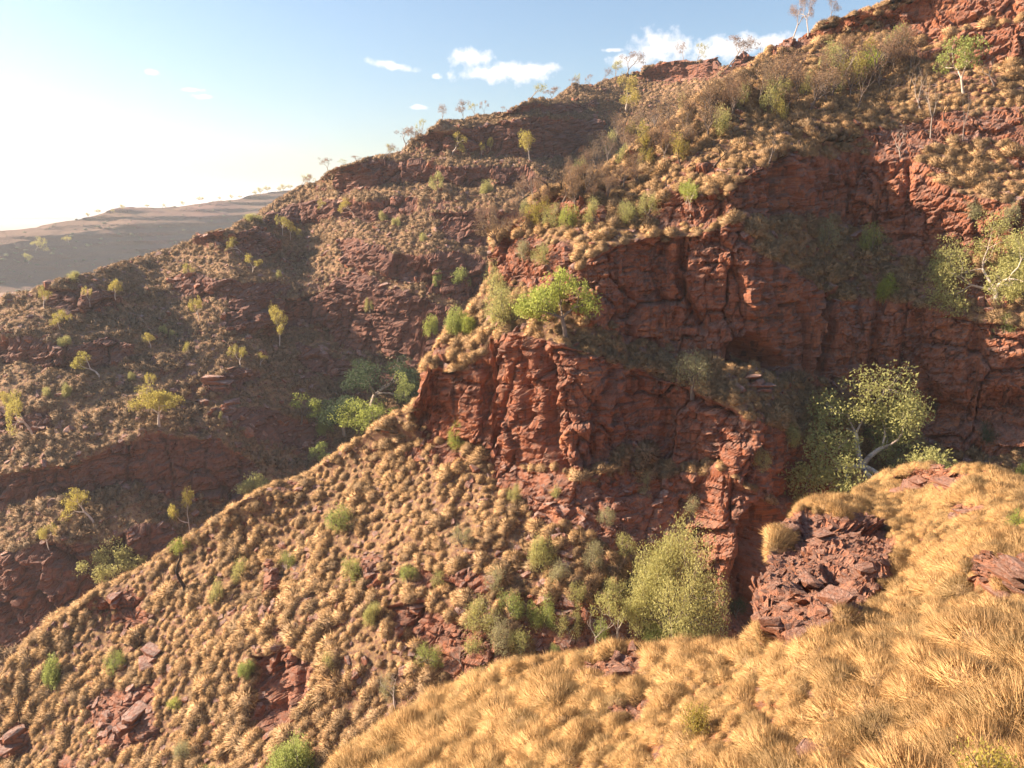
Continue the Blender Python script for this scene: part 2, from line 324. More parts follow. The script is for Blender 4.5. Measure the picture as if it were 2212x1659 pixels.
def mesh_np(name, V, F, mat, attrs=None, smooth=False):
    me = bpy.data.meshes.new(name)
    V = np.ascontiguousarray(V, np.float32); F = np.ascontiguousarray(F, np.int32); nf, k = F.shape
    me.vertices.add(len(V)); me.vertices.foreach_set('co', V.ravel())
    me.loops.add(nf * k); me.loops.foreach_set('vertex_index', F.ravel())
    me.polygons.add(nf); me.polygons.foreach_set('loop_start', np.arange(nf, dtype=np.int32) * k)
    me.polygons.foreach_set('loop_total', np.full(nf, k, np.int32))
    me.polygons.foreach_set('use_smooth', np.full(nf, bool(smooth)))
    me.update(calc_edges=True)
    for kx, v in (attrs or {}).items():
        a = me.attributes.new(kx, 'FLOAT', 'POINT'); a.data.foreach_set('value', np.ascontiguousarray(v, np.float32).ravel())
    if mat: me.materials.append(mat)
    return me
def link(name, me, parent=None, label=None, cat=None, group=None, kind=None):
    o = bpy.data.objects.new(name, me); C.objects.link(o)
    if parent: o.parent = parent
    if label: o['label'] = label
    if cat: o['category'] = cat
    if group: o['group'] = group
    if kind: o['kind'] = kind
    return o
def submesh(V, F, sel, attrs):
    f = F[sel]; u, inv = np.unique(f.ravel(), return_inverse=True)
    return V[u], inv.reshape(f.shape), {k: v[u] for k, v in attrs.items()}

# ------------------------------------------------------------------ materials
def mat_new(name):
    m = bpy.data.materials.new(name); m.use_nodes = True; t = m.node_tree; t.nodes.clear()
    o = t.nodes.new('ShaderNodeOutputMaterial'); b = t.nodes.new('ShaderNodeBsdfPrincipled'); t.links.new(b.outputs[0], o.inputs[0])
    b.inputs['Specular IOR Level'].default_value = 0.2; b.inputs['Roughness'].default_value = 0.9
    return m, t, b
def noise(t, vec, scale, detail=5, rough=.6, dist=0):
    n = t.nodes.new('ShaderNodeTexNoise'); n.inputs['Scale'].default_value = scale; n.inputs['Detail'].default_value = detail; n.inputs['Roughness'].default_value = rough; n.inputs['Distortion'].default_value = dist
    if vec: t.links.new(vec, n.inputs['Vector'])
    return n.outputs[0]
def mapping(t, vec, sc=(1, 1, 1), rot=(0, 0, 0)):
    n = t.nodes.new('ShaderNodeMapping'); n.inputs['Scale'].default_value = sc; n.inputs['Rotation'].default_value = rot; t.links.new(vec, n.inputs[0]); return n.outputs[0]
def ramp(t, fac, stops):
    n = t.nodes.new('ShaderNodeValToRGB'); e = n.color_ramp.elements
    while len(e) < len(stops): e.new(.5)
    for el_, (p, c) in zip(e, stops): el_.position = p; el_.color = (*c, 1) if not isinstance(c, (int, float)) else (c, c, c, 1)
    t.links.new(fac, n.inputs[0]); return n.outputs[0]
def mixc(t, f, a, b, mode='MIX'):
    n = t.nodes.new('ShaderNodeMix'); n.data_type = 'RGBA'; n.blend_type = mode
    for s, v in (('Factor', f), ('A', a), ('B', b)):
        if isinstance(v, bpy.types.NodeSocket): t.links.new(v, n.inputs[s])
        elif s == 'Factor': n.inputs[s].default_value = v
        else: n.inputs[s].default_value = (*v, 1)
    return n.outputs['Result']

def rock_mat(name, soil=(.30, .115, .05), rock_only=False, pale=0.0, hill=0.0, straw=0.0, warm=0.0):
    m, t, b = mat_new(name)
    if rock_only:
        tcn = t.nodes.new('ShaderNodeTexCoord'); v = tcn.outputs['Object']
    else:
        g = t.nodes.new('ShaderNodeNewGeometry'); v = g.outputs['Position']
    geo = t.nodes.new('ShaderNodeNewGeometry')
    sx = t.nodes.new('ShaderNodeSeparateXYZ'); t.links.new(geo.outputs['True Normal'], sx.inputs[0]); nz = sx.outputs[2]
    n1 = noise(t, v, .35, 6, .65); n2 = noise(t, v, 1.7, 7, .7, .4); n3 = noise(t, mapping(t, v, (1.6, 1.6, .22)), 1.0, 6, .65)    # vertical streaks
    n4 = noise(t, mapping(t, v, (.5, .5, 7.0), (0, .06, 0)), 1.0, 5, .6)                                                            # bedding
    base = ramp(t, n1, [(.30, (.19, .062, .032)), (.5, (.31, .105, .050)), (.66, (.46, .18, .080))])
    base = mixc(t, ramp(t, n2, [(.42, 0.), (.62, 1.)]), base, (.31, .135, .085))
    base = mixc(t, ramp(t, n4, [(.40, .4), (.55, 0.)]), base, (.16, .055, .035))
    base = mixc(t, ramp(t, n3, [(.50, 0.), (.62, .8)]), base, (.085, .045, .036))        # dark desert varnish
    # weathered greyish brown caps where the rock faces up; pale paints sunlit tops into them
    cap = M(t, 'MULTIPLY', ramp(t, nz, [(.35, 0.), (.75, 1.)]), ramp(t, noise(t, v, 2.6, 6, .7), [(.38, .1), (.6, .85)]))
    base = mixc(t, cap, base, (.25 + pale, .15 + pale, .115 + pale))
    lich = ramp(t, noise(t, v, 5.5, 5, .7), [(.60, 0.), (.70, .55)])
    base = mixc(t, lich, base, (.30, .235, .20))
    if warm: base = mixc(t, warm, base, (.52, .23, .13))
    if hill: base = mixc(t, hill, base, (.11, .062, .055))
    if not rock_only:
        at = t.nodes.new('ShaderNodeAttribute'); at.attribute_name = 'rock'
        s1 = noise(t, v, 1.1, 6, .7); s2 = noise(t, v, 9.0, 4, .7)
        sc_ = mixc(t, ramp(t, s1, [(.40, 0.), (.62, 1.)]), soil, tuple(c * .62 for c in soil))
        if straw: sc_ = mixc(t, ramp(t, noise(t, v, 2.3, 5, .6), [(.44, 0.), (.56, straw)]), sc_, (.40, .26, .12))
        sc_ = mixc(t, ramp(t, s2, [(.5, 0.), (.6, .8)]), sc_, (.16, .10, .08))
        f = ramp(t, M(t, 'ADD', at.outputs['Fac'], M(t, 'MULTIPLY', M(t, 'SUBTRACT', n2, .5), .5)), [(.12, 0.), (.3, 1.)])
        base = mixc(t, f, sc_, base)
    t.links.new(base, b.inputs['Base Color'])
    vo = t.nodes.new('ShaderNodeTexVoronoi'); vo.feature = 'DISTANCE_TO_EDGE'; vo.inputs['Scale'].default_value = 1.0; t.links.new(mapping(t, v, (1.7, 1.7, 3.6), (0, .06, .4)), vo.inputs['Vector'])
    vo.inputs['Scale'].default_value = .8; wv = mixc(t, .12, mapping(t, v, (1.0, 1.0, 1.5), (0, .06, .4)), t.nodes[-1].outputs[0]) if False else mapping(t, v, (1.0, 1.0, 1.5), (0, .06, .4))
    nd = t.nodes.new('ShaderNodeTexNoise'); nd.inputs['Scale'].default_value = .8; nd.inputs['Detail'].default_value = 4; t.links.new(v, nd.inputs['Vector'])
    va = t.nodes.new('ShaderNodeVectorMath'); va.operation = 'MULTIPLY_ADD'; va.inputs[1].default_value = (1.1, 1.1, 1.1); t.links.new(nd.outputs['Color'], va.inputs[0]); t.links.new(wv, va.inputs[2]); t.links.new(va.outputs[0], vo.inputs['Vector'])
    ve = ramp(t, vo.outputs['Distance'], [(0., 0.), (.045, 1.)])
    h = M(t, 'ADD', M(t, 'MULTIPLY', n2, .5), M(t, 'ADD', M(t, 'MULTIPLY', noise(t, mapping(t, v, (3, 3, 9)), 1.0, 7, .75), .35), M(t, 'MULTIPLY', (M(t, 'MULTIPLY', ve, f) if not rock_only else ve), .12)))
    bp = t.nodes.new('ShaderNodeBump'); bp.inputs['Strength'].default_value = 1.0; bp.inputs['Distance'].default_value = .35; t.links.new(h, bp.inputs['Height'])
    t.links.new(bp.outputs[0], b.inputs['Normal'])
    return m
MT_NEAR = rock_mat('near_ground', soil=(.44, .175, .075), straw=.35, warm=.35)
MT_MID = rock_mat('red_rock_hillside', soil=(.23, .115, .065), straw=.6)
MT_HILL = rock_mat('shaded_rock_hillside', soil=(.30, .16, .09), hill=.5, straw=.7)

# ------------------------------------------------------------------ terrain
TERR = {}
def build_layer(key, P, px, py, Cf, mat, name, seed, regions=None, crack=None, label=None, nfront=None, **kw):
    cw = sample(Cf, px, py); ck = sample(crack, px, py) if crack is not None else np.zeros(px.shape)
    if nfront is not None: ck[nfront:] = 0
    P2, k = displace(P, cw, ck, seed, **kw)
    nr, nc = px.shape; F = grid_faces(nr, nc); V = P2.reshape(-1, 3); at = {'rock': k.ravel()}
    fid = np.zeros(len(F), int)
    fx = px.ravel()[F].mean(1); fy = py.ravel()[F].mean(1)
    wx = fx + 0; wy = fy + 0
    if regions:
        pp = np.stack([fx / 60, fy / 60, fx * 0], 1); wx = fx + fbm(pp, 4, 50) * 16; wy = fy + fbm(pp, 4, 60) * 11
        for i, (rn, (poly, a)) in enumerate(regions.items()):
            fid[inpoly(poly, wx, wy)] = i + 1
        if nfront: fid[(nfront - 1) * (nc - 1):] = 0
    names = [(name, label)] + [(rn, None) for rn in (regions or {})]
    objs = []
    for i, (rn, lb) in enumerate(names):
        sel = fid == i
        if not sel.any(): continue
        v, f, a = submesh(V, F, sel, at)
        o = link(rn, mesh_np(rn, v, f, mat, a), kind='structure'); 
        if lb: o['label'] = lb
        objs.append(o)
    TERR[key] = dict(P=P2, px=px, py=py, rock=k, objs=objs, nf=nfront, mesh_full=(V, F))
    return objs

px1 = np.arange(-560, 2660, 3.4)
P, px, py, d1 = make_layer(px1, lambda x: np.maximum(1760, TOP1(x) + 60), TOP1, pl([(-560, 76), (0, 58), (350, 50), (620, 45), (900, 42), (1250, 40), (1480, 41.8), (1650, 44.5), (1850, 43), (2212, 40.5), (2700, 39)]), A1, 520, 1, wide=(blur(field(0, [([(-700, 2200), (-700, 1500), (0, 1300), (700, 900), (900, 900), (960, 1000), (1100, 1100), (1150, 1250), (1120, 2200)], 1.0), ([(1330, 330), (1700, 310), (2700, 330), (2700, -400), (1330, -400)], 1.0)], 2), 14), 130.0))
build_layer('mid', P, px, py, C1, MT_MID, 'canyon_hillside', 100, regions=CLIFFS1, crack=CRACKS, nfront=520, label='red rocky hillside and grassy spur across the gully', rocky=.6)
px2 = np.arange(-620, 1860, 3.8)
P, px, py, d2 = make_layer(px2, lambda x: TOP1(x) + 110, TOP2, pl([(-620, 92), (0, 88), (400, 98), (700, 112), (950, 124), (1150, 132), (1400, 146), (1900, 165)]), A2, 300, 2, back=(20, 120, -.35), smooth=60.0)
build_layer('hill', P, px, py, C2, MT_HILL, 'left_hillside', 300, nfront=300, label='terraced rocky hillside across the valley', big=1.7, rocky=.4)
px0 = np.arange(340, 2700, 4.5)
P, px, py, d0 = make_layer(px0, lambda x: np.maximum(1860, TOP0(x) + 60), TOP0, pl([(340, 17), (700, 12.5), (1100, 9.5), (1500, 7.6), (2212, 6.2), (2700, 6)]), A0, 260, 3, back=(30, 14, -.9), smooth=60.0)
build_layer('near', P, px, py, C0, MT_NEAR, 'foreground_slope', 500, nfront=260, label='golden grassy foreground slope with red soil', big=.42, rocky=.2)

# far ridge, distant hills, valley floor
def far_layer(name, xs, top, bot, prof, rows, seed, amp, scale, label, mat, backd):
    """PROF: (share of the height, distance factor, from the foot up); distance at the crest from dtop(px)"""
    dtop, pr_ = prof; n = len(xs); t = np.linspace(0, 1, rows)[:, None]
    py = bot(xs)[None] * (1 - t) + top(xs)[None] * t; px = np.broadcast_to(xs, py.shape)
    d = dtop(xs)[None] * np.interp(t, [q[0] for q in pr_], [q[1] for q in pr_])
    P = d2w(px, py, d)
    back = P[-1] + np.array([0, backd, -backd * .2]); P = np.concatenate([P, back[None]], 0)
    p = P.reshape(-1, 3); f = fbm(p / scale, 5, seed); g_ = fbm(p / np.array([scale * 1.3, scale * 1.3, 1e5]), 3, seed + 5)
    ter = np.abs(np.modf(np.abs(p[:, 2] / (scale * .11) + f * .8))[0] - .5)
    p = p.copy(); p[:, 2] += f * amp * .5; p[:, 1] += ter * amp * 2.2 + g_ * amp * 2
    o = link(name, mesh_np(name, p, grid_faces(rows + 1, n), mat, {'rock': np.clip(f * .8 + .1, 0, 1)}), kind='structure', label=label)
    return o
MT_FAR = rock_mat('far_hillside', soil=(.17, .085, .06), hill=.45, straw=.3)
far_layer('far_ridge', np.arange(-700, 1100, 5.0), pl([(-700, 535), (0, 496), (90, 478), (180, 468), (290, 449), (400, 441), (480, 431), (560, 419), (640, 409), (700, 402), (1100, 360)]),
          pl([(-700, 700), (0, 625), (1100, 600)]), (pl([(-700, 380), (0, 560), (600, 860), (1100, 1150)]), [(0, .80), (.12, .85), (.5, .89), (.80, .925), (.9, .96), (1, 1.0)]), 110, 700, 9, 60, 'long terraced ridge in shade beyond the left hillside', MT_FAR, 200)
m, t, b = mat_new('hazy_hill'); g = t.nodes.new('ShaderNodeNewGeometry'); t.links.new(ramp(t, noise(t, g.outputs['Position'], .004, 5), [(.4, (.12, .09, .07)), (.6, (.2, .14, .1))]), b.inputs['Base Color'])
far_layer('distant_hills', np.arange(-900, 900, 8.0), pl([(-900, 418), (0, 416), (60, 421), (100, 427), (150, 424), (200, 423), (250, 431), (320, 441), (400, 447), (900, 452)]),
          pl([(-900, 470), (900, 470)]), (pl([(-900, 4400), (900, 5600)]), [(0, .8), (1, 1)]), 24, 720, 25, 700, 'hazy hills on the horizon', m, 1500)
m, t, b = mat_new('valley_ground'); g = t.nodes.new('ShaderNodeNewGeometry')
t.links.new(mixc(t, ramp(t, noise(t, mapping(t, g.outputs['Position'], (.012, .05, .01)), 1.0, 5), [(.45, 0.), (.6, 1.)]), (.3, .17, .11), (.17, .14, .08)), b.inputs['Base Color'])
gz = -78.0
vx = np.linspace(-1, 1, 61); V = np.array([[math.copysign(abs(a) ** 2.2, a) * 30000, math.copysign(abs(c) ** 2.2, c) * 30000, gz] for c in vx for a in vx])
link('valley_floor', mesh_np('valley_floor', V, grid_faces(61, 61), m), kind='structure', label='flat hazy valley floor reaching the horizon')

# ------------------------------------------------------------------ haze
HAZE = 0.00023
bm = bmesh.new(); bmesh.ops.create_cube(bm, size=1); me = bpy.data.meshes.new('haze'); bm.to_mesh(me); bm.free()
hz = link('haze', me, kind='stuff'); hz.scale = (64000, 64000, 175); hz.location = (0, 0, 7.5); hz['label'] = 'pale air haze over the valley'
hm = bpy.data.materials.new('haze'); hm.use_nodes = True; t = hm.node_tree; t.nodes.clear()
ho = t.nodes.new('ShaderNodeOutputMaterial'); pv = t.nodes.new('ShaderNodeVolumePrincipled'); pv.inputs['Density'].default_value = HAZE; pv.inputs['Color'].default_value = (.90, .94, 1, 1); pv.inputs['Anisotropy'].default_value = .25
t.links.new(pv.outputs[0], ho.inputs['Volume']); me.materials.append(hm)

# ------------------------------------------------------------------ placing things on the ground
bpy.context.view_layer.update()
def hit(px, py, keys=('near', 'mid', 'hill')):
    d = ray(px, py).normalized(); best = None
    for k in keys:
        for o in TERR[k]['objs']:
            ok, loc, nor, _ = o.ray_cast((0, 0, 0), d)
            if ok and (best is None or loc.length < best[0].length): best = (loc, nor, k)
    return best
def depth_of(p): return p[1] * math.cos(PITCH) - p[2] * math.sin(PITCH)
def proj(P):
    d = P[:, 1] * math.cos(PITCH) - P[:, 2] * math.sin(PITCH); v = (P[:, 1] * math.sin(PITCH) + P[:, 2] * math.cos(PITCH)) / d
    return CX + FD * P[:, 0] / d, CY - FD * v, d

rs = np.random.RandomState(7)
def surface_points(key, count, back=14):
    T = TERR[key]; P = T['P'][:T['nf'] + back]
    a = P[:-1, :-1]; b = P[:-1, 1:]; c = P[1:, :-1]; e = P[1:, 1:]
    n = np.cross(b - a, c - a); ar = np.linalg.norm(n, axis=2).ravel()
    idx = rs.choice(len(ar), count, p=ar / ar.sum()); r, cc = np.unravel_index(idx, n.shape[:2])
    u, v = rs.rand(count, 1), rs.rand(count, 1)
    p = a[r, cc] * (1 - u) * (1 - v) + b[r, cc] * u * (1 - v) + c[r, cc] * (1 - u) * v + e[r, cc] * u * v
    nn = n[r, cc]; nn /= np.linalg.norm(nn, axis=1)[:, None] + 1e-9; nn[nn[:, 2] < 0] *= -1
    return p, nn, T['rock'][r, cc], T['px'][r, cc], T['py'][r, cc]
def thin(p, cell):
    k = np.floor(p / cell).astype(np.int64); key = k[:, 0] * 73856093 ^ k[:, 1] * 19349663 ^ k[:, 2] * 83492791
    _, i = np.unique(key, return_index=True); return np.sort(i)

PROTO = bpy.data.collections.new('prototypes')
def scatter(name, meshes, p, rot, sc, idx, label):
    """one object of kind stuff: copies of a few small meshes standing at the points"""
    me = bpy.data.meshes.new(name); me.vertices.add(len(p)); me.vertices.foreach_set('co', np.ascontiguousarray(p, np.float32).ravel())
    for k, v, ty in (('rot', rot, 'FLOAT_VECTOR'), ('scl', sc, 'FLOAT_VECTOR')):
        a = me.attributes.new(k, ty, 'POINT'); a.data.foreach_set('vector', np.ascontiguousarray(v, np.float32).ravel())
    a = me.attributes.new('pick', 'INT', 'POINT'); a.data.foreach_set('value', np.ascontiguousarray(idx, np.int32))
    col = bpy.data.collections.new(name + '_kinds')
    for i, m_ in enumerate(meshes):
        o = bpy.data.objects.new('%s_kind_%02d' % (name, i), m_); col.objects.link(o)
    o = link(name, me, kind='stuff', label=label)
    ng = bpy.data.node_groups.new(name, 'GeometryNodeTree'); ng.interface.new_socket('Geometry', in_out='INPUT', socket_type='NodeSocketGeometry'); ng.interface.new_socket('Geometry', in_out='OUTPUT', socket_type='NodeSocketGeometry')
    gi = ng.nodes.new('NodeGroupInput'); go = ng.nodes.new('NodeGroupOutput'); iop = ng.nodes.new('GeometryNodeInstanceOnPoints'); ci = ng.nodes.new('GeometryNodeCollectionInfo')
    ci.inputs['Collection'].default_value = col; ci.inputs['Separate Children'].default_value = True; ci.inputs['Reset Children'].default_value = True
    iop.inputs['Pick Instance'].default_value = True
    def attr(n, ty):
        a = ng.nodes.new('GeometryNodeInputNamedAttribute'); a.data_type = ty; a.inputs['Name'].default_value = n
        return [x for x in a.outputs if x.enabled and x.name == 'Attribute'][0]
    ng.links.new(gi.outputs[0], iop.inputs['Points']); ng.links.new(ci.outputs[0], iop.inputs['Instance']); ng.links.new(attr('pick', 'INT'), iop.inputs['Instance Index'])
    ng.links.new(attr('rot', 'FLOAT_VECTOR'), iop.inputs['Rotation']); ng.links.new(attr('scl', 'FLOAT_VECTOR'), iop.inputs['Scale'])
    ng.links.new(iop.outputs[0], go.inputs[0])
    md = o.modifiers.new('scatter', 'NODES'); md.node_group = ng
    return o

# ------------------------------------------------------------------ plant materials
def plant_mat(name, cols, trans=.35, rough=.8, nscale=0):
    m, t, b = mat_new(name); oi = t.nodes.new('ShaderNodeObjectInfo')
    c = ramp(t, oi.outputs['Random'], [(i / max(1, len(cols) - 1), x) for i, x in enumerate(cols)])
    ii = t.nodes.new('ShaderNodeNewGeometry')
    c = mixc(t, M(t, 'MULTIPLY', ii.outputs['Random Per Island'], .6), c, tuple(v * .55 for v in cols[0]))
    t.links.new(c, b.inputs['Base Color']); b.inputs['Roughness'].default_value = rough
    if trans:
        tr = t.nodes.new('ShaderNodeBsdfTranslucent'); t.links.new(mixc(t, .5, c, tuple(min(1, v * 1.6) for v in cols[-1])), tr.inputs['Color'])
        mx = t.nodes.new('ShaderNodeMixShader'); mx.inputs[0].default_value = trans
        o = [n for n in t.nodes if n.type == 'OUTPUT_MATERIAL'][0]; t.links.new(b.outputs[0], mx.inputs[1]); t.links.new(tr.outputs[0], mx.inputs[2]); t.links.new(mx.outputs[0], o.inputs[0])
    return m
MG_NEAR = plant_mat('dry_spinifex_near', [(.72, .43, .19), (.80, .52, .25), (.64, .38, .17), (.36, .25, .13), (.76, .46, .21)], .18)
MG_MID = plant_mat('dry_spinifex', [(.76, .47, .235), (.58, .38, .21), (.82, .53, .27), (.40, .29, .19), (.70, .43, .22)], .12)
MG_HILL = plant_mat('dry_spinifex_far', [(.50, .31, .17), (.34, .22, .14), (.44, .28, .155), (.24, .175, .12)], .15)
ML = {'yellow': plant_mat('yellow_green_leaves', [(.42, .34, .085), (.50, .38, .09), (.36, .32, .09)], .5),
      'green': plant_mat('green_leaves', [(.26, .32, .10), (.36, .38, .12)], .45),
      'bright': plant_mat('bright_green_leaves', [(.34, .38, .09), (.40, .42, .11)], .5),
      'olive': plant_mat('olive_leaves', [(.38, .37, .14), (.47, .43, .17)], .4),
      'grey': plant_mat('grey_green_leaves', [(.34, .32, .17), (.42, .38, .21)], .35),
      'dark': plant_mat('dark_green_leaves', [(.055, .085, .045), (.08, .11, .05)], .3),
      'brown': plant_mat('brown_dead_leaves', [(.30, .17, .10), (.36, .21, .12), (.26, .19, .11)], .3),
      'pink': plant_mat('pinkish_dry_leaves', [(.34, .23, .18), (.30, .22, .17)], .4)}
def bark_mat(name, a, b_):
    m, t, b = mat_new(name); tcn = t.nodes.new('ShaderNodeTexCoord')
    t.links.new(ramp(t, noise(t, mapping(t, tcn.outputs['Object'], (8, 8, 3)), 1.0, 5), [(.38, a), (.62, b_)]), b.inputs['Base Color']); return m
MB = {'white': bark_mat('white_bark', (.62, .52, .44), (.42, .33, .27)), 'grey': bark_mat('grey_bark', (.22, .17, .14), (.13, .095, .08)), 'black': bark_mat('burnt_bark', (.03, .022, .02), (.07, .05, .04)),
      'pale': bark_mat('pale_dead_wood', (.40, .33, .28), (.27, .21, .17))}

# ------------------------------------------------------------------ grass meshes
def blades(n, seed, h, spread, w, bend=.3, seg=2, up=.3, base=.3, hvar=.35):
    """a tussock of curved tapering blades"""
    r = np.random.RandomState(seed)
    az_ = r.rand(n) * 2 * math.pi; ti = np.arccos(np.clip(1 - r.rand(n) * (1 - up), 0, 1))      # tilt from vertical
    L = h * (1 - hvar * r.rand(n)); br = base * np.sqrt(r.rand(n)) * spread
    o = np.stack([np.cos(az_) * br, np.sin(az_) * br, np.zeros(n) - .03], 1)
    hd = np.stack([np.cos(az_), np.sin(az_), 0 * az_], 1)
    d = hd * np.sin(ti)[:, None] * spread / max(h, .01) * 1.0 + np.array([0, 0, 1]) * np.cos(ti)[:, None]
    side = np.cross(d, r.randn(n, 3)); side /= np.linalg.norm(side, axis=1)[:, None]
    V = []; F = []
    pts = [o + d * (L * t_)[:, None] + hd * (bend * L * t_ ** 2)[:, None] * .5 - np.array([0, 0, 1]) * (bend * L * t_ ** 2)[:, None] * .45 for t_ in np.linspace(0, 1, seg + 1)]
    rows = []
    for k in range(seg):
        ww = w * (1 - k / seg) * .5
        rows.append(pts[k] - side * ww); rows.append(pts[k] + side * ww)
    rows.append(pts[-1])
    V = np.stack(rows, 1).reshape(-1, 3); m = 2 * seg + 1; b0 = np.arange(n)[:, None] * m
    F = []
    for k in range(seg - 1): F += [b0 + np.array([[2 * k, 2 * k + 1, 2 * k + 3]]), b0 + np.array([[2 * k, 2 * k + 3, 2 * k + 2]])]
    F.append(b0 + np.array([[2 * seg - 2, 2 * seg - 1, 2 * seg]]))
    return V, np.concatenate(F)
def tuft(n, seed, r, h, L, w, up=0):
    q = np.random.RandomState(seed + 77); d = q.randn(n, 3); d[:, 2] = np.abs(d[:, 2]) * .9 + .02; d /= np.linalg.norm(d, axis=1)[:, None]
    o = d * np.array([r, r, h]) * .92; e = o + (d + q.randn(n, 3) * .35) * L * (.5 + .6 * q.rand(n, 1)) + np.array([0, 0, up * L]); sd_ = np.cross(d, q.randn(n, 3)); sd_ /= np.linalg.norm(sd_, axis=1)[:, None]
    return np.stack([o - sd_ * w * .5, o + sd_ * w * .5, e], 1).reshape(-1, 3), np.arange(n * 3).reshape(-1, 3)
def dome(seed, r, h, sub=2, rough=.12, fr=1.7):
    bm = bmesh.new(); bmesh.ops.create_icosphere(bm, subdivisions=sub, radius=1); V = np.array([v.co[:] for v in bm.verts]); F = np.array([[v.index for v in f.verts] for f in bm.faces]); bm.free()
    V = V * (1 + rough * .6 * fbm(V * 1.3 + seed * 9, 2, seed)[:, None] + rough * .5 * fbm(V * fr + seed * 5, 2, seed + 3)[:, None]); V[:, 2] = np.where(V[:, 2] < -.2, -.2, V[:, 2])
    return V * np.array([r, r, h]), F
def join(parts):
    V = []; F = []; n = 0
    for v, f in parts: V.append(v); F.append(f + n); n += len(v)
    return np.concatenate(V), np.concatenate(F)
MTH = plant_mat('dead_thatch', [(.30, .19, .10), (.24, .16, .09)], 0)
def fluffy(name, parts, thatch, mat, hz=.35, zoff=.25, flat=.6):
    """blades shaded as a soft cushion: their normals follow the cushion's shape"""
    V, F = join(parts); n0 = len(V); f0 = len(F)
    tv, tf = thatch; me = mesh_np(name, np.concatenate([V, tv]), np.concatenate([F, tf + n0]), mat, smooth=True); me.materials.append(MTH)
    mi = np.zeros(f0 + len(tf), np.int32); mi[f0:] = 1; me.polygons.foreach_set('material_index', mi)
    A = np.concatenate([V, tv]); nn = A * np.array([1, 1, 1.0]) + np.array([0, 0, zoff]); nn /= np.linalg.norm(nn, axis=1)[:, None]
    q = np.random.RandomState(3).randn(len(nn), 3) * flat * .35; nn = nn + q; nn /= np.linalg.norm(nn, axis=1)[:, None]
    me.normals_split_custom_set_from_vertices([tuple(v) for v in nn]); return me
def tussock_near(i):
    r = np.random.RandomState(i); s = .9 + .3 * r.rand()
    return fluffy('tussock', [tuft(2400, i, .40, .25 * s, .15, .0085, .12), blades(10, i + 50, .52 * s, .3, .007, .15, 2, .6, .9, .4)], dome(i, .28, .2, 2, .3), MG_NEAR, flat=1.0, zoff=.2)
def hummock_mid(i):
    return fluffy('hummock', [tuft(800, i, .44, .42, .20, .028)], dome(i, .36, .34, 2, .35, 4.0), MG_MID, zoff=.12)
def hummock_far(i, mat=None):
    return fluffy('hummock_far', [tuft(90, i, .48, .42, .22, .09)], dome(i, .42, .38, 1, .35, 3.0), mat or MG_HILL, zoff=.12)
TN = [tussock_near(i) for i in range(8)]; HM = [hummock_mid(i) for i in range(8)]; HF = [hummock_far(i) for i in range(6)]; HFM = [hummock_far(i + 10, MG_MID) for i in range(6)]

def slab(seed, flat=.4, n=14):
    r = np.random.RandomState(seed); p = r.rand(n, 3) * 2 - 1; p /= np.abs(p).max(1)[:, None] ** .75; p *= np.array([1, .5 + .5 * r.rand(), flat * (.7 + .6 * r.rand())])
    bm = bmesh.new(); vs = [bm.verts.new(v) for v in p]; g_ = bmesh.ops.convex_hull(bm, input=vs)
    bmesh.ops.delete(bm, geom=[v for v in bm.verts if not v.link_faces], context='VERTS')
    me = bpy.data.meshes.new('rock'); bm.to_mesh(me); bm.free(); return me
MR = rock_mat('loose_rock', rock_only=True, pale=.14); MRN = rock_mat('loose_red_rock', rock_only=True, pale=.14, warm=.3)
ROCKS = [slab(i, [.25, .45, .7][i % 3]) for i in range(12)]
for m_ in ROCKS: m_.materials.append(MR)
ROCKN = [slab(i + 40, [.22, .35, .55][i % 3], 18) for i in range(9)]
for m_ in ROCKN: m_.materials.append(MRN)

def tilt_euler(nn, spin, amount=1.0):
    out = np.zeros((len(nn), 3))
    for i, (n_, s_) in enumerate(zip(nn, spin)):
        q = Vector((0, 0, 1)).lerp(Vector(n_), amount).normalized().to_track_quat('Z', 'Y') @ Matrix.Rotation(s_, 4, 'Z').to_quaternion()
        out[i] = q.to_euler()[:]
    return out

def plant(key, count, cell, dens, meshes, smin, smax, tilt=.5, rockmax=.3, sink=0.0, minz=.45, zs=(.8, 1.1)):
    p, nn, rk, px_, py_ = surface_points(key, count)
    q = sample(dens, px_, py_) if dens is not None else np.ones(len(p))
    keep = (rs.rand(len(p)) < q) & (rk < rockmax) & (nn[:, 2] > minz)
    p, nn = p[keep], nn[keep]; i = thin(p, cell); p, nn = p[i], nn[i]
    n = len(p); s = smin + (smax - smin) * rs.rand(n) ** 1.3
    s = s * (1 + .38 * fbm(p / 3.2, 2, 5)) * np.where(rs.rand(n) < .08, 1.3, 1); p = p - nn * (s * sink)[:, None]
    sc = np.stack([s * (.75 + .55 * rs.rand(n)), s * (.75 + .55 * rs.rand(n)), s * (zs[0] + (zs[1] - zs[0]) * rs.rand(n))], 1)
    return p, nn, tilt_euler(nn, rs.rand(n) * 6.28, tilt), sc, rs.randint(0, len(meshes), n)

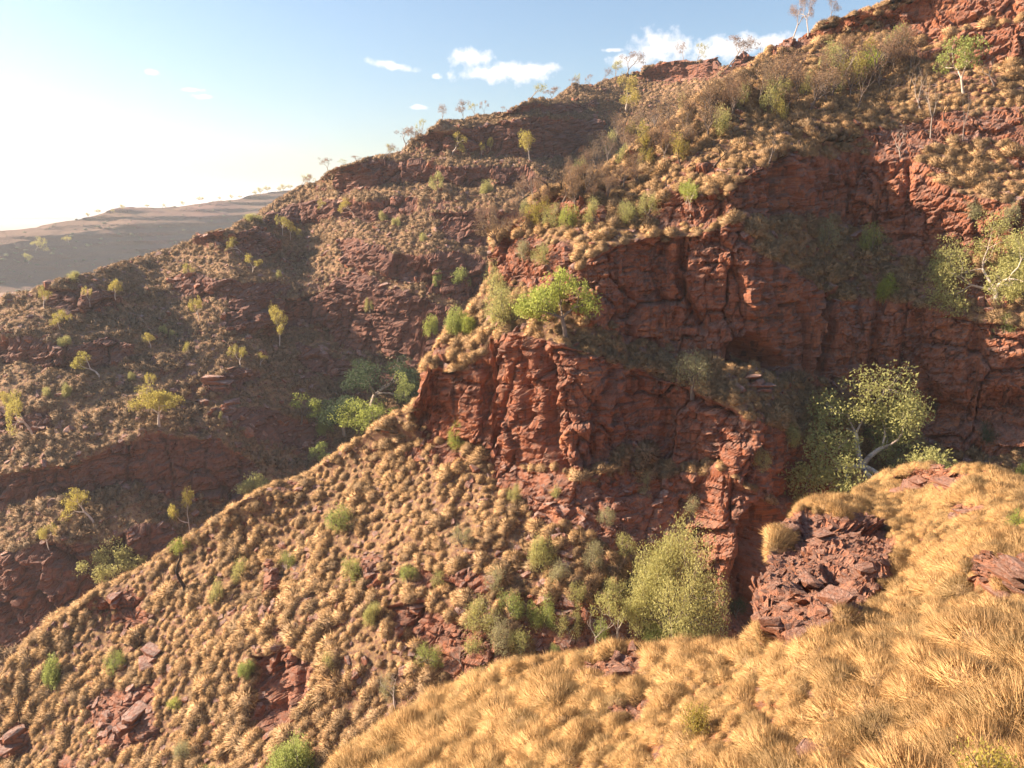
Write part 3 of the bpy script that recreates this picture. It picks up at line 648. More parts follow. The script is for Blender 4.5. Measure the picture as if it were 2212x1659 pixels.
SMALL = []
def individuals(name, meshes, pr, count, cat, labeler, group, stuff_name, stuff_label):
    """the COUNT largest in view become objects of their own, the rest one stuff object"""
    p, nn, rot, sc, idx = pr
    px_, py_, d = proj(p); inv = (px_ > -20) & (px_ < 2232) & (py_ > -10) & (py_ < 1690)
    size = np.where(inv, sc.max(1) / d, 0)
    order = np.argsort(-size); take = []
    for j in order:
        if len(take) >= count or size[j] <= 0: break
        h = hit(float(px_[j]), float(py_[j]) - FD * sc[j, 2] * .3 / d[j])
        if h and abs(depth_of(h[0]) - d[j]) < 1.6 + sc[j, 2]: take.append(j)
    for j in take:
        lb, gr = labeler(px_[j], py_[j], sc[j])
        o = link(name, meshes[idx[j]], label=lb, cat=cat, group=gr or group); o.location = p[j]; o.rotation_euler = rot[j]; o.scale = sc[j]
        SMALL.append((o, float(px_[j]), float(py_[j]), float(size[j]), name))
    rest = np.ones(len(p), bool); rest[take] = False
    scatter(stuff_name, meshes, p[rest], rot[rest], sc[rest], idx[rest], stuff_label)

def zone(px_, py_):
    if py_ > TOP0(px_) and px_ > 600: return 'near'
    if py_ > 1230 + .1 * abs(px_ - 900) and px_ < 1300: return 'low spur'
    if px_ < 1180 and py_ > 880: return 'spur'
    if px_ > 1830 and 500 < py_ < 720: return 'right ledge'
    if py_ < 520: return 'upper'
    return 'cliff'
# ---- spinifex on the far side of the gully
D1 = field(.97, [([(1240, 590), (1830, 640), (1830, 830), (1240, 700)], .5), ([(1300, 1000), (1700, 1100), (1700, 1420), (1150, 1420), (1100, 1200)], .6)], 3)
D1 = D1 * np.clip(1.2 - 1.6 * np.clip(fbm(gp * 1.6 + 9, 4, 95).reshape(gx.shape) - .22, 0, 1), .1, 1)
pr = plant('mid', 150000, .78, D1, HM, .34, 1.25, .5, .42, .05, .3)
ZL = {'low spur': ('rounded straw-coloured spinifex hummock low on the sunlit spur', 'spinifex hummocks low on the spur'), 'spur': ('rounded golden spinifex hummock on the grassy spur below the red cliff', 'spinifex hummocks on the grassy spur'),
      'right ledge': ('greyish spinifex hummock on the shaded ledge at right under the upper cliff', 'spinifex hummocks on the shaded ledge'), 'upper': ('small golden spinifex hummock on the slope above the cliffs', 'spinifex hummocks above the cliffs'),
      'cliff': ('spinifex hummock growing between the red cliffs', 'spinifex hummocks between the cliffs'), 'near': ('spinifex hummock beyond the foreground slope', 'spinifex hummocks in the gully')}
individuals('spinifex_hummock', HM, pr, 300, 'spinifex', lambda x, y, s: ZL[zone(x, y)], None, 'spinifex', 'smaller spinifex hummocks covering the hillside')
# ---- spinifex on the left hillside
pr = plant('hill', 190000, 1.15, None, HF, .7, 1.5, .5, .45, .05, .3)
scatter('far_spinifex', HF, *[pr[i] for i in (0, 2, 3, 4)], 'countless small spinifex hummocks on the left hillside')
# ---- foreground tussocks
D0 = field(1.0, [(p_, .05) for p_, a, w in ROUGH0] + [([(1600, 1100), (1720, 1090), (1900, 1110), (1960, 1200), (1900, 1270), (1880, 1340), (1760, 1400), (1600, 1400)], .05)], 2)
D0 = D0 * np.clip(1.25 - 1.3 * np.clip(fbm(gp * 1.1 + 5, 3, 91).reshape(gx.shape) - .15, 0, 1) * 1.4, .05, 1)
pr = plant('near', 120000, .30, D0, TN, .26, .88, .5, .5, .02, .2, (.75, 1.25))
individuals('spinifex_tussock', TN, pr, 300, 'grass tussock', lambda x, y, s: (('dry golden grass tussock on the slope at the bottom of the picture', 'tussocks at the bottom of the foreground slope') if y > 1480 else ('dry golden grass tussock on the upper part of the foreground slope', 'tussocks on the upper foreground slope')), None, 'foreground_grass', 'dry golden spinifex grass covering the foreground slope')
# ---- loose rocks
DR1 = field(.28, [(p_, 1.0) for p_, a, w in ROUGH1] + [([(0, 1659), (0, 1480), (300, 1240), (620, 1180), (1100, 1200), (1150, 1500), (800, 1659)], .55), ([(1480, 740), (1700, 800), (1740, 900), (1500, 830)], 1.0)], 3)
pr = plant('mid', 60000, .85, DR1, ROCKS, .09, .40, .9, .8, -.05, .2, (.7, 1.3))
individuals('loose_rock', ROCKS, pr, 220, 'rock', lambda x, y, s: {'low spur': ('pale angular rock among the spinifex low on the spur', 'rocks low on the spur'), 'spur': ('pale angular slab among the hummocks on the grassy spur', 'rocks on the grassy spur'),
    'upper': ('brown rock lying on the slope above the cliffs', 'rocks above the cliffs'), 'right ledge': ('rock on the shaded ledge at right', 'rocks on the shaded ledge')}.get(zone(x, y), ('broken rock lying at the foot of the red cliffs', 'rocks between the cliffs')), None, 'scree', 'small loose stones scattered over the hillside')
pr = plant('hill', 50000, 1.7, blur(np.clip(C2 + .35, 0, 1), 6), ROCKS, .2, .75, .9, .9, -.05, .2, (.6, 1.2))
scatter('far_scree', ROCKS, *[pr[i] for i in (0, 2, 3, 4)], 'loose rocks scattered over the left hillside')
DR0 = field(.28, [(p_, .8) for p_, a, w in ROUGH0], 4)
pr = plant('near', 60000, .13, DR0, ROCKN, .035, .14, .8, 1.1, .12, .1, (.6, 1.2))
individuals('red_rock', ROCKN, pr, 150, 'rock', lambda x, y, s: (('small red rock on the rubbly bank at the notch of the foreground slope', 'red rocks on the rubbly bank') if (x < 1960 and y < 1420) else ('small flat red rock lying in the foreground grass', 'red rocks in the foreground grass')), None, 'red_rubble', 'small red stones on the foreground slope')

# ------------------------------------------------------------------ trees and shrubs
class Wood:
    def __init__(s): s.V = []; s.F = []; s.n = 0; s.tips = []
    def seg(s, a, b, ra, rb, k=5):
        d = (b - a); L = np.linalg.norm(d); d = d / (L + 1e-9); x = np.cross(d, [.31, .77, .55]); x /= np.linalg.norm(x); y = np.cross(d, x)
        an = np.arange(k) * 2 * math.pi / k; ring = np.cos(an)[:, None] * x + np.sin(an)[:, None] * y
        s.V += [a + ring * ra, b + ring * rb]; i = np.arange(k); j = (i + 1) % k
        s.F += [np.stack([i, j, j + k], 1) + s.n, np.stack([i, j + k, i + k], 1) + s.n]; s.n += 2 * k
def grow(w, r, pos, d, L, rad, lev, st, k=5):
    """a limb of some wobbling pieces that forks into thinner limbs"""
    nseg = 3 if lev < st['levels'] else 2
    for i in range(nseg):
        d = d + r.randn(3) * st['wob'] + np.array([0, 0, st['up'] * (.5 if lev else .2)]); d /= np.linalg.norm(d)
        q = pos + d * L / nseg; w.seg(pos, q, rad * (1 - .25 * i / nseg), rad * (1 - .25 * (i + 1) / nseg), k if lev < 2 else 4 if lev == 2 else 3); pos = q
    rad *= .75
    if lev >= st['levels']: w.tips.append(pos); return
    nb = st['forks'][min(lev, len(st['forks']) - 1)]; a0 = r.rand() * 6.28
    for b in range(nb):
        a = a0 + b * 6.28 / nb + r.randn() * .4; x = np.cross(d, [.2, .9, .1]); x /= np.linalg.norm(x); y = np.cross(d, x)
        sp = st['spread'][min(lev, len(st['spread']) - 1)] * (.75 + .5 * r.rand())
        nd = d * math.cos(sp) + (x * math.cos(a) + y * math.sin(a)) * math.sin(sp); nd[2] = nd[2] if nd[2] > st['minz'] else st['minz'] + .1 * r.rand(); nd /= np.linalg.norm(nd)
        grow(w, r, pos, nd, L * st['len'] * (.75 + .5 * r.rand()), rad * (.62 if nb > 2 else .72), lev + 1, st, k)
    if lev >= 1 and r.rand() < .6: w.tips.append(pos)
def leaves(r, tips, per, cr, size, asp=2.4, flat=.7, droop=.0, shell=.5):
    tips = np.array(tips); n = len(tips) * per; c = np.repeat(tips, per, 0)
    o = r.randn(n, 3); rr = np.linalg.norm(o, axis=1)[:, None]; o = o / rr * (shell + (1 - shell) * r.rand(n, 1)) ; o[:, 2] *= flat
    c = c + o * cr * np.repeat(.6 + .7 * r.rand(len(tips)), per)[:, None]; c[:, 2] -= droop * r.rand(n) * cr
    d = r.randn(n, 3) + o * .8; d[:, 2] -= droop; d /= np.linalg.norm(d, axis=1)[:, None]; sd_ = np.cross(d, r.randn(n, 3)); sd_ /= np.linalg.norm(sd_, axis=1)[:, None]
    s_ = size * (.6 + .8 * r.rand(n))[:, None]
    V = np.stack([c - d * s_, c + sd_ * s_ / asp, c + d * s_, c - sd_ * s_ / asp], 1).reshape(-1, 3)
    return V, np.arange(n * 4).reshape(-1, 4)
ST_ = {'gum': dict(levels=3, forks=[3, 3, 3], spread=[.75, .75, .7], len=.74, wob=.18, up=.12, minz=-.1, trunk=.22, rad=.020, per=46, cr=.15, leaf=.027, flat=.8),
       'lean': dict(levels=3, forks=[2, 3, 3], spread=[.8, .7, .6], len=.68, wob=.26, up=.2, minz=.0, trunk=.34, rad=.022, per=54, cr=.15, leaf=.028, flat=.8),
       'skygum': dict(levels=4, forks=[2, 3, 2, 3], spread=[.55, .6, .55], len=.72, wob=.17, up=.12, minz=-.05, trunk=.26, rad=.020, per=14, cr=.12, leaf=.025, flat=.85),
       'bush': dict(levels=3, forks=[6, 3, 3], spread=[1.0, .7, .6], len=.80, wob=.14, up=.05, minz=-.25, trunk=.04, rad=.018, per=64, cr=.24, leaf=.030, flat=.9),
       'thin': dict(levels=3, forks=[6, 3, 3], spread=[.9, .65, .55], len=.82, wob=.14, up=.08, minz=-.15, trunk=.05, rad=.013, per=32, cr=.22, leaf=.026, flat=.95),
       'umbrella': dict(levels=3, forks=[5, 3, 4], spread=[.95, .7, .55], len=.72, wob=.16, up=.14, minz=.0, trunk=.18, rad=.020, per=60, cr=.18, leaf=.025, flat=.6),
       'brown': dict(levels=4, forks=[5, 3, 3, 2], spread=[.5, .45, .4], len=.76, wob=.11, up=.12, minz=.05, trunk=.14, rad=.020, per=8, cr=.12, leaf=.020, flat=1),
       'bare': dict(levels=4, forks=[3, 2, 2, 3], spread=[.5, .5, .6], len=.68, wob=.16, up=.1, minz=.05, trunk=.30, rad=.020, per=0, cr=.06, leaf=.015, flat=1),
       'dense': dict(levels=4, forks=[7, 3, 3, 3], spread=[.85, .6, .5], len=.80, wob=.13, up=.06, minz=-.3, trunk=.05, rad=.012, per=60, cr=.15, leaf=.0135, flat=.95),
       'spreading': dict(levels=4, forks=[5, 3, 3, 3], spread=[1.05, .75, .65], len=.76, wob=.22, up=.03, minz=-.2, trunk=.10, rad=.013, per=90, cr=.15, leaf=.018, flat=.85)}
def tree_parts(style, seed, leafmul=1.0):
    st = ST_[style]; r = np.random.RandomState(seed); w = Wood()
    grow(w, r, np.array([0, 0, -.04]), np.array([r.randn() * .08, r.randn() * .08, 1.0]), st['trunk'], st['rad'], 0, st)
    V = np.concatenate(w.V); F = np.concatenate(w.F); tips = np.array(w.tips)
    top = np.quantile(tips[:, 2], .93) + st['cr'] * .4; wd = np.quantile(np.linalg.norm(tips[:, :2] - np.median(tips[:, :2], 0), axis=1), .72) + st['cr'] * .5
    L = leaves(r, tips, int(st['per'] * leafmul), st['cr'] * top, st['leaf'] * top / math.sqrt(leafmul), flat=st['flat'], droop=.3) if st['per'] else None
    f = 1 / top; V = V * f
    if L is not None: L = (L[0] * f, L[1])
    return V, F, L, wd * 2 * f
CACHE = {}
def tree(name, style, leaf, bark, px_, py_, hpx, wpx=None, label='', group=None, cat='tree', seed=0, unique=False, leafmul=1.0, lean=0.0, keys=('near', 'mid', 'hill'), var=5):
    h = hit(px_, py_, keys)
    if h is None: print('no ground', name, px_, py_); return None
    if style in ('bush', 'thin', 'dense', 'umbrella'): hpx *= 1.22; wpx = wpx and wpx * 1.3
    loc = h[0]; H = hpx * depth_of(loc) / FD
    sd_ = seed if unique else seed % var
    ck = (style, sd_, leafmul)
    if ck not in CACHE: CACHE[ck] = tree_parts(style, sd_ * 13 + 5, leafmul)
    V, F, L, wd = CACHE[ck]
    mk = (ck, leaf, bark)
    if mk not in CACHE:
        CACHE[mk] = (mesh_np(name + '_trunk', V, F, MB[bark], smooth=True), mesh_np(name + '_crown', L[0], L[1], ML[leaf]) if L else None)
    tm, cm = CACHE[mk]
    e = bpy.data.objects.new(name, None); C.objects.link(e); e.location = loc; e.empty_display_size = .3
    sx_ = H * (wpx / hpx / wd) if wpx else H; sx_ = min(max(sx_, H * .45), H * 2.2)
    e.scale = (sx_, sx_, H); rr = random.Random(px_ * 7 + py_); e.rotation_euler = (lean * .4, lean, rr.random() * 6.28 if not lean else rr.random() * .6)
    e['label'] = label; e['category'] = cat
    if group: e['group'] = group
    link('trunk' if style not in ('bush', 'thin', 'brown') else 'stems', tm, e)
    if cm: link('crown' if cat == 'tree' else 'foliage', cm, e)
    TREES.append((px_, py_, hpx, label, e)); return e
TREES = []
Mk, Hk = ('mid',), ('hill',)
# --- the trees and bushes that stand out one by one: name, style, leaf, bark, base x, y, height, width, label, ground
T1 = [
 ('leafy_tree', 'dense', 'olive', 'grey', 1450, 1405, 300, 225, 'tall dense olive-green tree rising from the dark gully above the golden grass', Mk, 31, 2.2),
 ('leafy_bush', 'bush', 'bright', 'grey', 1445, 1412, 125, 100, 'bright green bush at the foot of the tall olive-green tree', Mk, 32, 2.0),
 ('spreading_gum', 'spreading', 'olive', 'white', 1850, 1040, 235, 430, 'wide spreading grey-green gum with bare white limbs against the dark canyon wall', Mk, 133, 1.6),
 ('spreading_gum', 'spreading', 'olive', 'white', 2135, 655, 175, 300, 'spreading grey-green gum at the right edge under the upper cliff', Mk, 34, 1.4),
 ('umbrella_tree', 'umbrella', 'bright', 'grey', 1224, 738, 128, 135, 'bright green flat-topped tree on the ledge between the two red cliffs', Mk, 35, 1.5),
 ('leafy_bush', 'bush', 'green', 'pale', 636, 1690, 155, 165, 'broad green bush at the bottom edge below the narrow dark cleft', Mk, 36, 2.5),
 ('leafy_bush', 'thin', 'grey', 'grey', 1497, 838, 100, 120, 'pale grey-green bush on the ledge left of the rocky cave', Mk, 37, 2.0),
 ('leafy_bush', 'bush', 'bright', 'grey', 1912, 640, 68, 75, 'small round bright green bush on the shaded ledge at right', Mk, 38, 2.0),
 ('leafy_bush', 'thin', 'grey', 'grey', 1780, 545, 85, 62, 'thin grey bush in front of the shaded upper cliff', Mk, 39, 1.5),
 ('leafy_bush', 'thin', 'green', 'grey', 1883, 552, 85, 58, 'small green bush at the foot of the upper cliff', Mk, 40, 2.0),
 ('leafy_bush', 'bush', 'olive', 'grey', 1162, 1218, 92, 100, 'round grey-green bush above the darker bushes of the gully', Mk, 41, 2.0),
 ('leafy_bush', 'bush', 'green', 'grey', 1170, 1352, 92, 92, 'dense dark green bush left of the tall olive-green tree', Mk, 42, 2.5),
 ('leafy_tree', 'gum', 'olive', 'pale', 1338, 1408, 148, 85, 'slim tree with a pale trunk just left of the tall olive-green tree', Mk, 43, 1.5),
 ('leafy_bush', 'thin', 'olive', 'pale', 1045, 1340, 70, 95, 'loose olive bush on the rocky ledge above the red outcrop', Mk, 44, 2.0),
 ('leafy_bush', 'bush', 'olive', 'grey', 806, 1345, 68, 62, 'small round grey-green bush in the middle of the lower spur', Mk, 45, 1.5),
 ('leafy_bush', 'thin', 'green', 'grey', 732, 1142, 66, 78, 'low green bush near the crest of the golden spur', Mk, 46, 1.5),
 ('leafy_bush', 'thin', 'bright', 'grey', 1035, 1500, 72, 95, 'sprawling bright green bush just behind the crest of the foreground grass', Mk, 47, 2.5),
 ('leafy_bush', 'thin', 'olive', 'grey', 900, 1585, 82, 78, 'yellowish bush beside a pale boulder where the foreground grass meets the gully', Mk, 48, 2.5),
 ('leafy_tree', 'umbrella', 'bright', 'white', 797, 955, 82, 112, 'pale bright green tree just behind the top of the golden spur', Hk, 49, 1.5),
 ('leafy_tree', 'gum', 'green', 'grey', 888, 905, 105, 90, 'green tree standing left of the lower red cliff edge', Hk, 50, 1.5),
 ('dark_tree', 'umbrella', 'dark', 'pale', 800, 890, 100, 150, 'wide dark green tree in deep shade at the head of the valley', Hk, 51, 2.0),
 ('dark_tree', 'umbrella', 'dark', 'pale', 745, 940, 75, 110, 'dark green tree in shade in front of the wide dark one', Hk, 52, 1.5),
 ('leafy_tree', 'gum', 'bright', 'grey', 650, 915, 66, 68, 'round tree with a light green sunlit top beside the shaded trees', Hk, 53, 1.2),
 ('leafy_bush', 'bush', 'green', 'grey', 706, 930, 52, 40, 'small green tree between the light-topped round tree and the valley head', Hk, 54, 1.0),
 ('leafy_tree', 'gum', 'green', 'grey', 690, 1022, 70, 48, 'small green tree just over the crest of the spur', Hk, 55, 1.0),
 ('leafy_bush', 'bush', 'bright', 'grey', 936, 718, 52, 36, 'small bright green bush left of the ledge between the cliffs', Hk, 56, 1.0),
 ('leafy_bush', 'bush', 'green', 'grey', 985, 712, 75, 50, 'green bush on the left end of the ledge above the lower cliff', Mk, 57, 1.5),
 ('leafy_bush', 'bush', 'bright', 'grey', 1016, 720, 58, 52, 'bright green bush second from the left end of the ledge', Mk, 58, 1.5),
 ('leafy_bush', 'thin', 'olive', 'grey', 1086, 705, 112, 130, 'large hazy grey-green thicket on the ledge above the lower cliff', Mk, 59, 2.5),
 ('leafy_bush', 'thin', 'olive', 'grey', 1068, 640, 75, 70, 'hazy olive bush behind the large thicket on the ledge', Mk, 60, 1.5),
 ('brown_shrub', 'brown', 'brown', 'grey', 1012, 650, 75, 38, 'reddish-brown dry shrub rising behind the green bushes of the ledge', Mk, 61, 2.0),
 ('leafy_bush', 'bush', 'green', 'grey', 944, 612, 42, 40, 'small dark green bush on the red cliff of the left hillside', Hk, 62, 1.0),
 ('leafy_bush', 'bush', 'green', 'grey', 995, 612, 46, 62, 'wider dark green bush right of the small one on the left hillside cliff', Hk, 63, 1.0),
 ('leafy_bush', 'thin', 'bright', 'grey', 988, 960, 62, 42, 'yellow-green bush clinging to the left end of the lower cliff', Mk, 64, 1.5),
 ('leafy_bush', 'thin', 'olive', 'grey', 1116, 1082, 50, 42, 'small yellow-green bush at the foot of the lower cliff', Mk, 65, 1.2),
 ('leafy_bush', 'thin', 'olive', 'grey', 1203, 1080, 38, 38, 'faint yellow-green shrub on the rubble below the lower cliff', Mk, 66, 1.0),
 ('leafy_bush', 'thin', 'olive', 'grey', 1242, 1306, 62, 60, 'small olive bush between the dense dark green bush and the slim tree', Mk, 67, 1.2),
 ('leafy_bush', 'thin', 'green', 'grey', 1195, 1424, 50, 48, 'low yellow-green bush just above the crest of the foreground grass', Mk, 68, 1.2),
 ('leafy_bush', 'thin', 'grey', 'grey', 1500, 1115, 55, 55, 'pale grey shrub on the broken rock above the gully wall', Mk, 69, 1.2),
 ('leafy_bush', 'thin', 'olive', 'grey', 1645, 1010, 55, 55, 'thin shrub on the top right of the lower cliff', Mk, 70, 1.2),
 ('brown_shrub', 'brown', 'brown', 'grey', 1738, 835, 42, 62, 'low reddish-brown shrub at the foot of the main cliff', Mk, 71, 1.5),
 ('leafy_bush', 'thin', 'grey', 'grey', 1941, 1050, 85, 62, 'pale shrub behind the flat rocks on the foreground knoll', Mk, 72, 1.5),
 ('leafy_bush', 'thin', 'grey', 'grey', 2032, 1040, 80, 66, 'grey shrub just behind the crest of the foreground knoll', Mk, 73, 1.5),
 ('leafy_bush', 'bush', 'green', 'grey', 2208, 1050, 82, 60, 'green shrub at the right edge behind the foreground knoll', Mk, 74, 1.5),
 ('leafy_bush', 'thin', 'bright', 'grey', 2204, 1140, 62, 50, 'small bright green shrub growing in the golden grass at the right edge', ('near',), 75, 1.5),
 ('leafy_bush', 'bush', 'green', 'grey', 533, 1450, 44, 58, 'small green bush on top of the narrow dark cleft', Mk, 76, 1.2),
 ('leafy_bush', 'thin', 'olive', 'grey', 470, 1298, 60, 48, 'dull olive bush right of the bent burnt trunk', Mk, 77, 1.2),
 ('leafy_tree', 'umbrella', 'olive', 'grey', 240, 1292, 92, 92, 'spreading olive tree just below the left crest of the spur', Hk, 78, 1.4),
 ('leafy_bush', 'bush', 'olive', 'grey', 318, 1240, 58, 52, 'rounded olive bush right of the spreading olive tree', Hk, 79, 1.0),
 ('leafy_bush', 'thin', 'green', 'grey', 150, 1392, 70, 82, 'green bush at the foot of the left end of the spur', Hk, 80, 1.2),
 ('leafy_bush', 'bush', 'green', 'grey', 118, 1470, 72, 52, 'green bush on the lower left crest of the spur', Mk, 81, 1.2),
 ('leafy_bush', 'thin', 'bright', 'grey', 392, 1195, 40, 62, 'light green low bush on the crest behind the bent burnt trunk', Mk, 82, 1.0),
 ('leafy_bush', 'bush', 'green', 'grey', 575, 1085, 38, 38, 'small round green bush beside the spreading tree beyond the spur crest', Hk, 83, 1.0),
 ('leafy_tree', 'umbrella', 'olive', 'pale', 540, 1102, 66, 66, 'small spreading olive tree just beyond the spur crest', Hk, 84, 1.0),
 ('leafy_bush', 'thin', 'bright', 'grey', 735, 1700, 95, 95, 'bright yellow-green low plant at the bottom edge in front of the foreground grass', Mk, 85, 2.0),
 ('leafy_bush', 'thin', 'bright', 'grey', 378, 1532, 36, 42, 'small yellow-green bush among the hummocks low on the spur', Mk, 86, 1.0),
 ('leafy_bush', 'thin', 'olive', 'grey', 460, 1700, 60, 70, 'greyish low bush near the bottom edge left of the broad green bush', Mk, 87, 1.0),
 ('twiggy_shrub', 'thin', 'yellow', 'grey', 2150, 1760, 200, 210, 'large twiggy olive-brown shrub in the bottom right corner', ('near',), 88, 1.0),
 ('twiggy_shrub', 'thin', 'yellow', 'grey', 1508, 1592, 105, 70, 'leaning twiggy shrub in the foreground grass', ('near',), 89, 1.0),
 ('leafy_bush', 'bush', 'bright', 'grey', 1885, 150, 62, 84, 'bright green crown near the skyline right of the white gums', Mk, 90, 1.0),
 ('leafy_bush', 'bush', 'green', 'grey', 1935, 100, 62, 76, 'round green bush high on the slope just under the skyline', Mk, 91, 1.0),
 ('leafy_tree', 'gum', 'green', 'white', 2083, 205, 120, 90, 'pale green gum in front of the red overhang at top right', Mk, 92, 1.0),
 ('leafy_tree', 'lean', 'bright', 'white', 1482, 465, 68, 45, 'left of two small white-stemmed trees with bright leaves on the slope', Mk, 93, .8),
 ('leafy_tree', 'gum', 'bright', 'white', 1492, 462, 72, 38, 'right of two small white-stemmed trees with bright leaves on the slope', Mk, 94, .8),
 ('leafy_tree', 'gum', 'yellow', 'white', 1352, 240, 72, 62, 'yellow-green gum on the shoulder below the skyline crag', Hk, 95, 1.0),
 ('leafy_bush', 'bush', 'olive', 'grey', 1252, 380, 55, 52, 'rounded olive bush among brown shrubs in the side gully', Hk, 96, 1.0),
 ('leafy_bush', 'bush', 'olive', 'grey', 1050, 420, 42, 44, 'rounded green bush on the dark terraces of the left hillside', Hk, 97, 1.0),
 ('leafy_tree', 'gum', 'olive', 'grey', 945, 428, 58, 42, 'small dark-stemmed tree on the dark terrace left of the side gully', Hk, 98, 1.0),
 ('leafy_tree', 'gum', 'yellow', 'white', 1145, 350, 66, 44, 'twin-stemmed yellow-green gum at the foot of the grey crag', Hk, 99, 1.0),
 ('leafy_tree', 'gum', 'yellow', 'white', 975, 336, 48, 36, 'yellow-green gum at the left end of the grey crag', Hk, 100, .8),
 ('leafy_tree', 'gum', 'yellow', 'white', 1038, 340, 32, 18, 'small pompom-like gum in front of the grey crag', Hk, 101, .6),
 ('leafy_tree', 'gum', 'yellow', 'white', 1060, 334, 36, 16, 'slender pompom-like gum right of the other in front of the grey crag', Hk, 102, .6),
]
for (nm, st, lf, bk, x, y, h, w_, lb, ks, sd_, lm) in T1:
    tree(nm, st, lf, bk, x, y, h, w_, lb, cat='bush' if st in ('bush', 'thin', 'brown') else 'tree', seed=sd_, unique=True, leafmul=lm, keys=ks)
# --- yellow-green gums dotted over the left hillside
T2 = [(205, 1128, 76, 64, 'round-crowned yellow gum with a white forked trunk on the lowest shaded terrace', 'gum'), (412, 1162, 100, 62, 'yellow-green gum with a long bent trunk leaning over the shaded valley', 'lean'),
 (106, 1188, 52, 40, 'small gum on the rock edge low at the left', 'gum'), (345, 920, 66, 74, 'broad yellow gum on top of the dark red cliff band', 'umbrella'), (213, 818, 56, 34, 'yellow gum with a slanting white trunk on the left slope', 'lean'),
 (72, 938, 100, 40, 'tall stacked yellow-green gum near the left edge', 'gum'), (18, 893, 48, 40, 'pale yellow gum at the left edge', 'gum'), (322, 848, 42, 26, 'small yellow gum above the broad yellow gum', 'gum'), (322, 893, 40, 24, 'slender yellow gum directly above the broad yellow gum', 'gum'),
 (518, 793, 44, 38, 'bushy yellow gum in the middle of the left hillside', 'gum'), (562, 792, 28, 24, 'small gum right of the bushy yellow gum', 'gum'), (604, 750, 88, 44, 'tallest yellow-green gum beside the red cliff of the left hillside', 'gum'),
 (431, 695, 50, 28, 'upright bright gum left of the red cliff band', 'gum'), (250, 645, 40, 32, 'pale-crowned gum with a thick white trunk below the crest at left', 'gum'), (194, 660, 38, 22, 'orange-yellow gum beside the dark crag at left', 'gum'),
 (95, 665, 44, 26, 'orange-yellow gum on the left side of the dark crag', 'gum'), (130, 712, 40, 44, 'loose yellow shrub tree below the dark crag at left', 'gum'), (150, 705, 25, 16, 'tiny yellow gum beside the loose yellow shrub tree', 'gum'),
 (140, 740, 22, 48, 'low green shrub on the left slope below the crag', 'bush'), (348, 530, 36, 30, 'gum breaking the crest line at left against the far ridge', 'gum'), (290, 550, 20, 18, 'small gum on the crest left of the one against the far ridge', 'gum'),
 (262, 562, 16, 18, 'tiny bush on the crest at left', 'bush'), (110, 612, 40, 52, 'pale bushy tree on the left end of the crest above the crag', 'gum'), (135, 600, 32, 34, 'taller pale tree at the left end of the crest', 'gum'), (165, 600, 20, 40, 'low shrub right of the taller pale tree on the crest', 'bush'),
 (525, 548, 34, 36, 'yellow gum on the upper left slope beside the dark rocks', 'gum'), (545, 592, 38, 44, 'drooping yellow gum on the upper slope left of the cliffs', 'lean'), (610, 508, 40, 28, 'yellow-green gum left of a pair high on the slope', 'gum'),
 (628, 518, 40, 26, 'yellow-green gum right of a pair high on the slope', 'gum'), (642, 518, 22, 18, 'small gum right beside the pair high on the slope', 'gum'), (700, 455, 24, 18, 'tiny gum under the upper dark cliff', 'gum'),
 (408, 600, 30, 22, 'small gum above the dark rocks on the middle crest', 'gum'), (352, 720, 26, 22, 'green shrub on the open slope left of centre', 'bush'), (325, 752, 34, 28, 'yellow shrub tree on the open slope left of centre', 'gum'),
 (375, 730, 22, 28, 'small shrub right of the green one on the open slope', 'bush'), (145, 850, 30, 28, 'round green shrub above the shaded slope at left', 'bush'), (102, 855, 26, 22, 'small yellow shrub near the left edge above the shaded slope', 'bush'),
 (15, 870, 24, 30, 'low shrub at the left edge', 'bush'), (285, 820, 26, 22, 'small shrub left of the slender yellow gum', 'bush'), (605, 600, 22, 18, 'tiny bush above the red cliff band', 'bush'), (490, 530, 22, 14, 'thin little gum on the upper crest slope', 'gum'),
 (470, 490, 24, 20, 'small yellow gum on the crest left of the dark rocks', 'gum'), (545, 475, 20, 60, 'yellow-green scrub on the crest above the dark rocks', 'bush'), (440, 505, 22, 36, 'dull yellow scrub on the crest against the far ridge', 'bush'),
 (825, 478, 28, 34, 'rounded green bush in the middle of the dark terraces', 'bush'), (765, 462, 32, 34, 'small gum on the left part of the dark terraces', 'gum'), (800, 665, 28, 26, 'yellow shrub clinging to the red cliff of the left hillside', 'bush'),
 (855, 490, 30, 26, 'small hazy bush right of the rounded green one on the terraces', 'bush'), (915, 520, 26, 22, 'bright shrub on the terraces above the red cliff', 'bush'), (412, 770, 30, 20, 'slim yellow gum above the pale rocks', 'gum'), (480, 905, 20, 18, 'small shrub on the shaded slope below the pale rocks', 'bush')]
for i, (x, y, h, w_, lb, st) in enumerate(T2):
    tree('gum_tree' if st != 'bush' else 'leafy_bush', st, 'yellow' if st != 'bush' else 'olive', 'white' if st != 'bush' else 'grey', x, y, h * 1.08, w_, lb, group='scattered gums and shrubs of the left hillside', cat='tree' if st != 'bush' else 'bush', seed=i, keys=Hk, leafmul=1.4)
